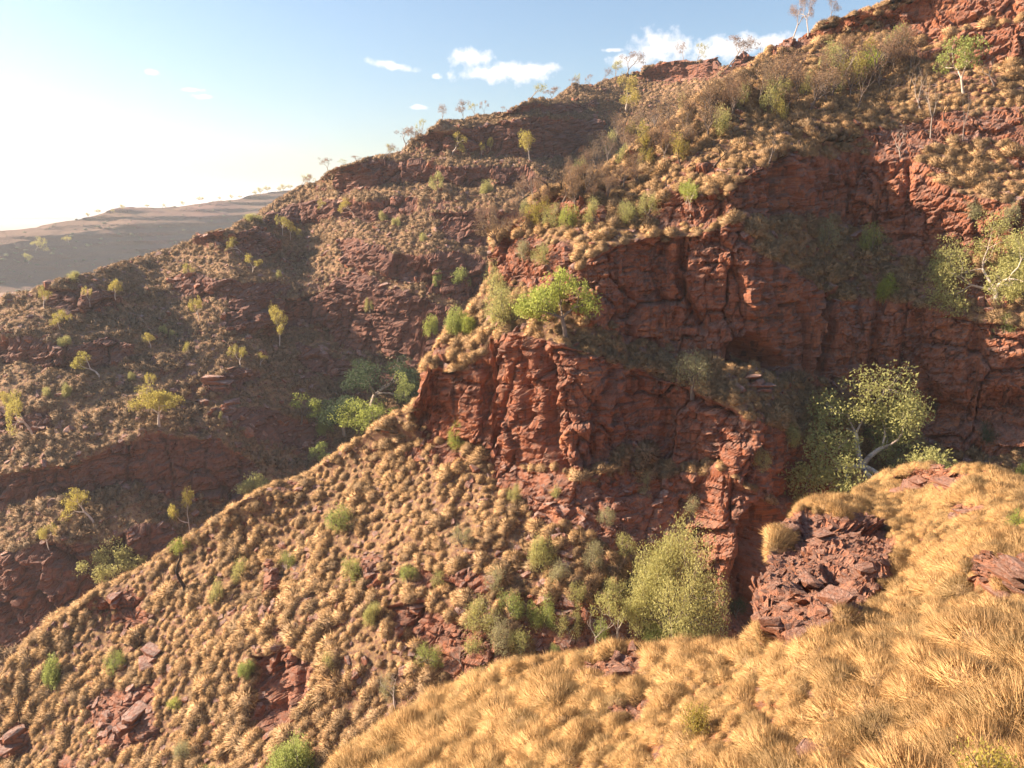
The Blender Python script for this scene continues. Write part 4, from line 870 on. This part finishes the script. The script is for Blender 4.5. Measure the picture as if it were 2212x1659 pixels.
# --- skyline gums, named from left to right
T3 = [(645, 408, 30, 26), (668, 400, 24, 18), (710, 374, 30, 26), (742, 362, 16, 18), (770, 355, 14, 26), (828, 338, 30, 24), (842, 333, 24, 16), (872, 322, 44, 52), (890, 312, 34, 24), (915, 292, 34, 22), (957, 264, 36, 24), (1000, 256, 40, 28), (1026, 250, 28, 18),
      (1046, 244, 30, 20), (1085, 237, 16, 14), (1140, 224, 30, 34), (1195, 210, 26, 30), (1235, 200, 22, 20), (1250, 196, 26, 20), (1276, 190, 22, 16), (1297, 184, 30, 16), (1332, 172, 36, 28), (1352, 168, 46, 44), (1475, 134, 34, 30), (1505, 128, 34, 28), (1572, 142, 56, 40), (1590, 130, 44, 36)]
ORD = ['first', 'second', 'third', 'fourth', 'fifth', 'sixth', 'seventh', 'eighth', 'ninth', 'tenth', 'eleventh', 'twelfth', 'thirteenth', 'fourteenth', 'fifteenth', 'sixteenth', 'seventeenth', 'eighteenth', 'nineteenth', 'twentieth', 'twenty-first', 'twenty-second', 'twenty-third', 'twenty-fourth', 'twenty-fifth', 'twenty-sixth', 'twenty-seventh', 'twenty-eighth', 'twenty-ninth', 'thirtieth']
def hit_sky(x, y, keys):
    for k in range(14):
        if hit(x, y + k * 2, keys): return y + k * 2 + 1.5
    return y
for i, (x, y, h, w_) in enumerate(T3):
    tree('gum_tree', 'skygum', 'pink' if i % 3 else 'olive', 'pale', x, hit_sky(x, y - 8, Hk), h * 1.1, w_, '%s thin gum from left along far skyline' % ORD[i], group='thin gums along the far skyline', seed=i, keys=Hk, leafmul=1.4)
for i, (x, y, h, w_, lb) in enumerate([(1711, 92, 84, 50, 'left of three white-trunked gums on the skyline at upper right'), (1746, 80, 80, 60, 'middle and fullest of three white-trunked gums on the skyline at upper right'), (1793, 54, 62, 48, 'right one of three white-trunked gums on the skyline, cut by the top edge')]):
    tree('gum_tree', 'skygum', 'pink', 'white', x, hit_sky(x, y - 14, Mk), h, w_, lb, seed=200 + i, unique=True, keys=Mk, leafmul=3.0)
# --- bare, burnt and dry trees on the upper right slope
T4 = [(1914, 225, 72, 62, 'black', 'black bare spreading tree standing alone on the golden upper slope'), (1718, 293, 52, 40, 'black', 'small dark bare tree on the left part of the golden upper slope'), (1772, 297, 66, 40, 'black', 'dark V-shaped bare tree on the golden upper slope'),
      (1884, 283, 48, 12, 'black', 'single thin burnt stem on the golden upper slope'), (1851, 243, 90, 42, 'grey', 'tall dark bare tree behind the V-shaped one'), (1815, 203, 88, 40, 'pale', 'pale-stemmed bare tree at the edge of the brown thicket'),
      (2010, 298, 125, 40, 'pale', 'tall pale thin-stemmed bare tree on the right of the golden slope'), (2078, 316, 130, 36, 'grey', 'slim grey bare tree at right above the rock ledges'), (1542, 363, 66, 70, 'black', 'burnt many-stemmed shrub on the orange grass above the cliffs'),
      (1471, 358, 58, 40, 'black', 'thin burnt tree left of the many-stemmed burnt shrub'), (1599, 337, 40, 12, 'black', 'single short burnt stem above the cliff'), (1657, 362, 90, 46, 'grey', 'thin straggly tree at the top edge of the upper cliff'),
      (1945, 362, 92, 38, 'pale', 'pale dead forked trunk at the top edge of the upper cliff'), (1966, 200, 110, 46, 'black', 'dark leafless tree left of the pale green gum'), (2150, 188, 70, 60, 'grey', 'small bare tree under the red overhang at top right'),
      (1152, 444, 72, 12, 'pale', 'straight dead pale trunk standing in the side gully'), (1985, 240, 95, 40, 'pale', 'leaning pale dead tree in the middle of the upper right slope'), (1700, 205, 80, 50, 'grey', 'grey bare tree in the brown thicket nearest the golden grass'),
      (2040, 260, 60, 40, 'black', 'short burnt tree between the two tall thin ones'), (1440, 408, 50, 34, 'black', 'small burnt shrub above the broken left end of the cliffs'), (1375, 1452, 62, 50, 'pale', 'tangle of pale dead branches above the foreground crest'),
      (1290, 1400, 90, 70, 'pale', 'pale leaning dead stems beside the slim tree'), (855, 1535, 80, 50, 'pale', 'white dead branch sticking up from the gully above the foreground grass'), (1000, 1450, 60, 60, 'pale', 'grey dead twigs over the small red outcrop'),
      (355, 1262, 62, 12, 'black', 'thin burnt stem left of the bent burnt trunk'), (45, 1570, 110, 20, 'black', 'thin dark bare stem at the lower left edge'), (72, 1545, 60, 18, 'black', 'shorter bare stem right of the thin dark one at lower left')]
for i, (x, y, h, w_, bk, lb) in enumerate(T4):
    tree('bare_tree', 'bare', 'brown', bk, x, y, h, w_, lb, seed=300 + i, unique=True, keys=Mk)
# dry brown thicket: a belt across the head of the side gully and the upper slope
r_ = random.Random(11); TH = [(1240, 385), (1290, 330), (1400, 260), (1560, 215), (1700, 175), (1850, 130), (1960, 110), (1990, 150), (1900, 190), (1800, 225), (1640, 265), (1520, 310), (1440, 380), (1330, 430), (1200, 470), (1150, 500), (1070, 540), (1040, 500), (1110, 440)]
cand = []
while len(cand) < 108:
    x, y = r_.uniform(1030, 2000), r_.uniform(100, 560)
    if inpoly(TH, np.array([x]), np.array([y]))[0] and all((x - a) ** 2 / 1.0 + (y - b) ** 2 * 2.2 > 420 for a, b in cand): cand.append((x, y))
cand.sort(key=lambda q: (round(q[1] / 45), q[0])); rowc = {}
WHERE = lambda x, y: 'below the white gums' if x > 1700 else 'below the skyline crag' if x > 1500 else 'at the gully head' if x > 1330 else 'in the side gully' if x > 1180 else 'beside the dark cliffs'
for i, (x, y) in enumerate(cand):
    hgt = r_.uniform(48, 78) * (1.15 if x > 1500 else .85); u = r_.random()
    kind, lf, bk, col = ('brown', 'brown', 'grey', 'brown') if u < .62 else ('thin', 'brown', 'grey', 'leafy brown') if u < .74 else ('thin', 'olive', 'grey', 'olive') if u < .84 else ('thin', 'yellow', 'grey', 'yellow-green') if u < .92 else ('bare', 'brown', 'black', 'black bare')
    tree('dry_shrub' if kind != 'bare' else 'bare_shrub', kind, lf, bk, x, y, hgt, hgt * r_.uniform(.6, .95), '%s dry shrub of the thicket %s' % (col, WHERE(x, y)), group='%s shrubs %s' % (col, WHERE(x, y)), cat='bush', seed=i, var=6)
# other low shrubs on the hillside
SH = [(1180, 560, 'olive'), (1130, 560, 'grey'), (1350, 480, 'olive'), (1230, 490, 'bright'), (1200, 480, 'olive'), (1290, 475, 'olive'), (1400, 470, 'olive'), (2090, 470, 'grey'), (2180, 480, 'grey'), (2170, 730, 'green'), (1950, 780, 'grey'), (1840, 1000, 'grey'), (1700, 960, 'olive'),
      (1310, 1130, 'grey'), (1400, 1060, 'grey'), (1280, 1210, 'grey'), (950, 1260, 'olive'), (880, 1260, 'green'), (1540, 1460, 'olive'), (1590, 1420, 'olive'), (1080, 1260, 'grey'), (1000, 1180, 'grey'), (1100, 1480, 'grey'), (960, 1560, 'grey'), (830, 1500, 'grey'), (700, 1460, 'olive'),
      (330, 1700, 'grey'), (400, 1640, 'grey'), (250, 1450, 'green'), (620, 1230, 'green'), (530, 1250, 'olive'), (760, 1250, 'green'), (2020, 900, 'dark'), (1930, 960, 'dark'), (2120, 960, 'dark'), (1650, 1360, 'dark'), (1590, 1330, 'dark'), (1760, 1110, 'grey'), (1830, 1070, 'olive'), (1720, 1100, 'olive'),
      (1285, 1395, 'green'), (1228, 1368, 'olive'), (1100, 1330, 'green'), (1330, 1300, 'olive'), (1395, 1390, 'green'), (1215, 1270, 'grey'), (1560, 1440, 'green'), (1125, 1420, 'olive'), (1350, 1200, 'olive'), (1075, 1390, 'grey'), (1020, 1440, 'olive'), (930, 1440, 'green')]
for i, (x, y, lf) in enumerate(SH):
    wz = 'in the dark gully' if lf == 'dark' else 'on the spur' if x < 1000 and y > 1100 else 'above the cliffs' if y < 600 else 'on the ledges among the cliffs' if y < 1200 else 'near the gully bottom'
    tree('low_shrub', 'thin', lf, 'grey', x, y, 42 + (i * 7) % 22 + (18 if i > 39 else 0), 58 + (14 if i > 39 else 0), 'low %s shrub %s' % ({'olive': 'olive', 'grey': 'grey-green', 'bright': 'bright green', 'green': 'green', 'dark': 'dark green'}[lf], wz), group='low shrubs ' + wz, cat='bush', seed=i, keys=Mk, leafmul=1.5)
# bent burnt trunk on the spur
h = hit(400, 1280, Mk); w = Wood(); sc_ = depth_of(h[0]) / FD
pp = [np.array([a, 0, b]) * sc_ for a, b in ((3, -6), (-1, 14), (-10, 34), (-14, 50), (-9, 66), (-3, 80), (-1, 94))]
for k, (a, b) in enumerate(zip(pp, pp[1:])): w.seg(a, b, sc_ * (4.2 - k * .5), sc_ * (3.7 - k * .5), 7)
w.seg(pp[5], pp[5] + np.array([6, 2, 9]) * sc_, sc_ * 1.4, sc_ * .5, 5)
o = link('burnt_trunk', mesh_np('burnt_trunk', np.concatenate(w.V), np.concatenate(w.F), MB['black'], smooth=True), label='bent black burnt trunk standing on the crest of the golden spur', cat='dead tree'); o.location = h[0]
# far ridge trees
far_o = bpy.data.objects['far_ridge']
for i, (x, y, hh) in enumerate([(75, 545, 26), (62, 570, 18), (150, 528, 14), (40, 640, 14), (190, 470, 8), (215, 464, 9), (240, 460, 7), (265, 455, 10), (320, 450, 7), (350, 447, 8), (395, 443, 10), (436, 438, 12), (470, 434, 8), (500, 430, 9), (520, 427, 7), (545, 424, 10), (562, 421, 12), (580, 418, 12), (598, 416, 10), (612, 414, 12), (628, 412, 10)]):
    ok = False
    for dy in range(0, 30, 2):
        ok, loc, nor, _ = far_o.ray_cast((0, 0, 0), ray(x, y + dy).normalized())
        if ok: break
    if not ok: continue
    H = hh * 1.3 * depth_of(loc) / FD; V, F, L, wd = CACHE.setdefault(('gum', i % 3, .8), None) or tree_parts('gum', (i % 3) * 13 + 5, .8)
    e = bpy.data.objects.new('gum_tree', None); C.objects.link(e); e.location = loc; e.scale = (H * .9, H * .9, H); e['category'] = 'tree'; e['group'] = 'distant trees on the far ridge'
    e['label'] = ('%s pale tree on the shaded face of the far ridge at left' % ['tallest', 'middle', 'rightmost', 'lowest'][i]) if i < 4 else '%s tiny tree from the left along the top of the far ridge' % ORD[i - 4]
    tm = bpy.data.meshes.get('far_trunk_%d' % (i % 3)); cm = bpy.data.meshes.get('far_crown_%d' % (i % 3))
    if tm is None:
        tm = mesh_np('far_trunk_%d' % (i % 3), V, F, MB['pale'], smooth=True); cm = mesh_np('far_crown_%d' % (i % 3), L[0], L[1], ML['yellow'])
    link('trunk', tm, e); link('crown', cm, e)

MSC = plant_mat('far_scrub_leaves', [(.20, .19, .10), (.14, .14, .08), (.28, .24, .12)], .2)
HS = []
for i in range(4):
    V, F = dome(i + 30, .5, .45, 1, .5, 2.0); HS.append(mesh_np('scrub_tuft', V, F, MSC))
mm = far_o.data; co = np.zeros(len(mm.vertices) * 3, np.float32); mm.vertices.foreach_get('co', co); co = co.reshape(-1, 3); k = rs.choice(len(co), 2600, False)
p = co[k] + rs.randn(2600, 3) * np.array([3, 3, 0]); sz = .8 + 3.0 * rs.rand(2600) ** 3
scatter('far_scrub', HS, p, np.zeros((2600, 3)), np.stack([sz, sz, sz * .8], 1), rs.randint(0, 4, 2600), 'low scrub dotted over the far ridge')

# ------------------------------------------------------------------ hand-placed boulders and slabs
def boulder(px_, py_, wpx, hpx, flat, seed, label, keys, mat=None, layers=1, spin=None, name='boulder'):
    h = hit(px_, py_, keys)
    if h is None: print('no ground for', label); return
    sc = depth_of(h[0]) / FD; r = random.Random(seed); W_ = wpx * sc / 2; H_ = hpx * sc / 2
    e = bpy.data.objects.new(name, None); C.objects.link(e); e.location = h[0]; e['label'] = label; e['category'] = 'rock'; e.rotation_euler = (0, 0, spin if spin is not None else r.random() * 3)
    for k in range(layers):
        me = slab(seed * 10 + k, 1.0, 22); me.materials.append(mat or MRN)
        o = link('stone_layer' if layers > 1 else 'stone', me, e); z = (k - .45) * 2 * H_ / layers
        o.scale = (W_ * (1 - .12 * k / layers) * r.uniform(.85, 1.05), W_ * r.uniform(.6, .85), H_ / layers * 1.15); o.location = (r.uniform(-.18, .18) * W_, r.uniform(-.15, .15) * W_, z); o.rotation_euler = (r.uniform(-.08, .08), r.uniform(-.08, .08), r.uniform(-.4, .4))
Nk = ('near',)
BL = [(1975, 1062, 95, 34, 5, 'layered red rock ledge on the crest of the foreground knoll', Nk), (2045, 1052, 80, 26, 3, 'flatter layered rock right of the ledge on the knoll crest', Nk), (2090, 1125, 78, 34, 3, 'rust-red flaking rock in the grass of the knoll', Nk),
      (2195, 1250, 120, 44, 4, 'large layered red rock at the right edge of the foreground slope', Nk), (2160, 1285, 90, 22, 2, 'flat red slab below the large layered rock at the right edge', Nk), (1700, 1150, 60, 22, 2, 'pale-topped slab on the lip of the knoll above the dark gully', Nk),
      (1775, 1165, 70, 26, 3, 'dark layered slabs in the grass just right of the lip', Nk), (1860, 1240, 80, 30, 3, 'slab with a dark hollow under it on the knoll slope', Nk), (1740, 1270, 80, 40, 3, 'rusty broken rock in the middle of the rubbly bank', Nk), (1800, 1310, 80, 50, 3, 'rock with a dark cleft on the right of the rubbly bank', Nk),
      (1665, 1380, 60, 60, 5, 'pale layered rock at the foot of the rubbly bank', Nk), (1720, 1385, 70, 40, 3, 'orange-red rock at the bottom of the rubbly bank', Nk), (1935, 1215, 50, 16, 2, 'small dark ledge stones in the grass right of the bank', Nk),
      (2080, 1400, 95, 34, 1, 'smooth orange boulder half buried in the golden grass', Nk), (2150, 1380, 60, 28, 1, 'pinkish boulder right of the half-buried one', Nk), (1985, 1490, 70, 20, 1, 'smooth flat orange stone in the lower right grass', Nk), (1430, 1645, 95, 34, 1, 'brown-red boulder at the bottom edge', Nk),
      (1530, 1655, 80, 14, 2, 'dark flat slabs at the bottom edge beside the brown-red boulder', Nk), (1800, 1652, 180, 10, 1, 'long flat slab at the bottom edge of the picture', Nk), (1850, 1640, 22, 26, 1, 'small upright dark stone on the long flat slab', Nk), (1830, 1470, 40, 10, 1, 'little flat stone among the grass in the centre of the slope', Nk),
      (1335, 1430, 45, 26, 3, 'layered dark rocks on the crest of the foreground slope', Nk), (1340, 1465, 60, 34, 3, 'red rocks just below the crest of the foreground slope', Nk), (1270, 1480, 50, 18, 2, 'low red stones left of the rocks below the crest', Nk), (1380, 1540, 50, 22, 1, 'pinkish rock bedded in the grass below the crest rocks', Nk),
      (1325, 1535, 34, 14, 1, 'small red stone in the middle of the foreground grass', Nk), (905, 1590, 50, 28, 1, 'pale boulder under the yellowish bush', Mk), (1578, 800, 34, 44, 1, 'square orange block in the mouth of the rocky cave', Mk), (1632, 826, 60, 26, 3, 'dark broken slabs piled in the cave', Mk), (1652, 846, 55, 26, 3, 'heap of dark slabs below the cave', Mk),
      (905, 1310, 50, 18, 2, 'large pale tilted slab on the lower spur', Mk), (470, 830, 60, 26, 3, 'tilted striped rock slabs in the middle of the left hillside', Hk), (505, 875, 50, 22, 2, 'pale rock outcrop below the striped slabs', Hk), (435, 865, 34, 18, 1, 'pale rock left of the pale outcrop', Hk),
      (250, 1300, 50, 30, 3, 'pale rocks piled at the left end of the spur crest', Mk), (330, 1420, 60, 30, 3, 'pale rock pile low on the left part of the spur', Mk), (290, 1560, 70, 40, 4, 'dark and pale rock pile near the bottom left', Mk), (35, 1615, 60, 60, 4, 'dark layered rock at the lower left edge', Mk), (605, 1430, 50, 60, 4, 'pink-topped rocks above the narrow dark cleft', Mk),
      (770, 1240, 34, 16, 1, 'pale slab among hummocks in the middle of the spur', Mk), (800, 1240, 34, 14, 1, 'second pale slab right of the one in the middle of the spur', Mk), (455, 1180, 24, 12, 1, 'pale stone on the crest of the spur', Mk), (640, 1053, 26, 8, 1, 'bright flat stone near the top of the spur crest', Mk)]
for i, (x, y, w_, h_, ly, lb, ks) in enumerate(BL):
    boulder(x, y, w_, h_, 1, 60 + i, lb, ks, mat=MRN if ks == Nk else MR, layers=ly)

# ------------------------------------------------------------------ labels of the small repeated things: by size beside the nearest landmark
LM = [(x, y, lb.split(' just ')[0]) for x, y, h_, lb, e in TREES if 'thicket' not in lb and 'low ' not in lb[:4] and 'skyline' not in lb] + [(x, y, lb) for (x, y, w_, h_, ly, lb, ks) in BL]
LM = [(x, y, lb) for x, y, lb in LM if len(lb.split()) <= 8 and lb.split()[0] not in ('left', 'right', 'second')]
NAME = {'spinifex_hummock': 'spinifex hummock', 'spinifex_tussock': 'grass tussock', 'loose_rock': 'loose rock', 'red_rock': 'red stone'}
LMN = [(1975, 1040, 'layered ledge on the knoll crest'), (2090, 1110, 'rust-red flaking rock'), (2190, 1240, 'large layered rock at right'), (2080, 1385, 'half-buried orange boulder'), (2150, 1370, 'pinkish boulder'), (1985, 1485, 'flat orange stone'), (1430, 1630, 'brown-red bottom boulder'),
       (1850, 1630, 'upright dark stone'), (1830, 1470, 'little flat stone'), (1340, 1450, 'crest rocks'), (1325, 1530, 'small mid-grass stone'), (1508, 1560, 'leaning twiggy shrub'), (2140, 1620, 'corner twiggy shrub'), (1665, 1370, 'pale rock at the bank foot'), (1720, 1385, 'orange-red bank rock'),
       (1800, 1290, 'rock with a dark cleft'), (1740, 1270, 'rusty broken bank rock'), (1775, 1160, 'dark lip slabs'), (1935, 1210, 'dark ledge stones'), (2204, 1110, 'bright green shrub at right')]
ORD += ['thirty-' + o for o in ORD[:9]] + ['fortieth'] + ['forty-' + o for o in ORD[:9]] + ['fiftieth'] + ['fifty-' + o for o in ORD[:9]]
for tn in ('sixty', 'seventy', 'eighty', 'ninety'): ORD += [tn[:-1] + 'ieth'] + [tn + '-' + o for o in ORD[:9]]
cellm = {}
for o, x, y, s_, nm in SMALL:
    L_ = LMN if nm in ('spinifex_tussock', 'red_rock') else LM
    j = min(range(len(L_)), key=lambda k: (L_[k][0] - x) ** 2 + (L_[k][1] - y) ** 2 * 1.3); dx, dy = x - L_[j][0], y - L_[j][1]
    side = ('right of' if dx > 0 else 'left of') if abs(dx) > abs(dy) else ('below' if dy > 0 else 'above')
    cellm.setdefault((nm, L_[j][2], side, 'closely ' if math.hypot(dx, dy) < 55 else ''), []).append((s_, o))
for (nm, ph, side, cl_), lst in cellm.items():
    lst.sort(key=lambda q: -q[0])
    for k, (s_, o) in enumerate(lst): o['label'] = ('%s %s %s%s the %s' % ('largest' if k == 0 else ORD[k] + ' largest', NAME[nm], cl_, side, ph)) if k < len(ORD) else o['label']
same = {}
for x, y, h_, lb, e in TREES: same.setdefault(lb, []).append((x, e))
for lb, lst in same.items():
    if len(lst) > 1:
        for k, (x, e) in enumerate(sorted(lst, key=lambda q: q[0])): e['label'] = '%s from left: %s' % (ORD[k] if k < len(ORD) else 'one', lb)
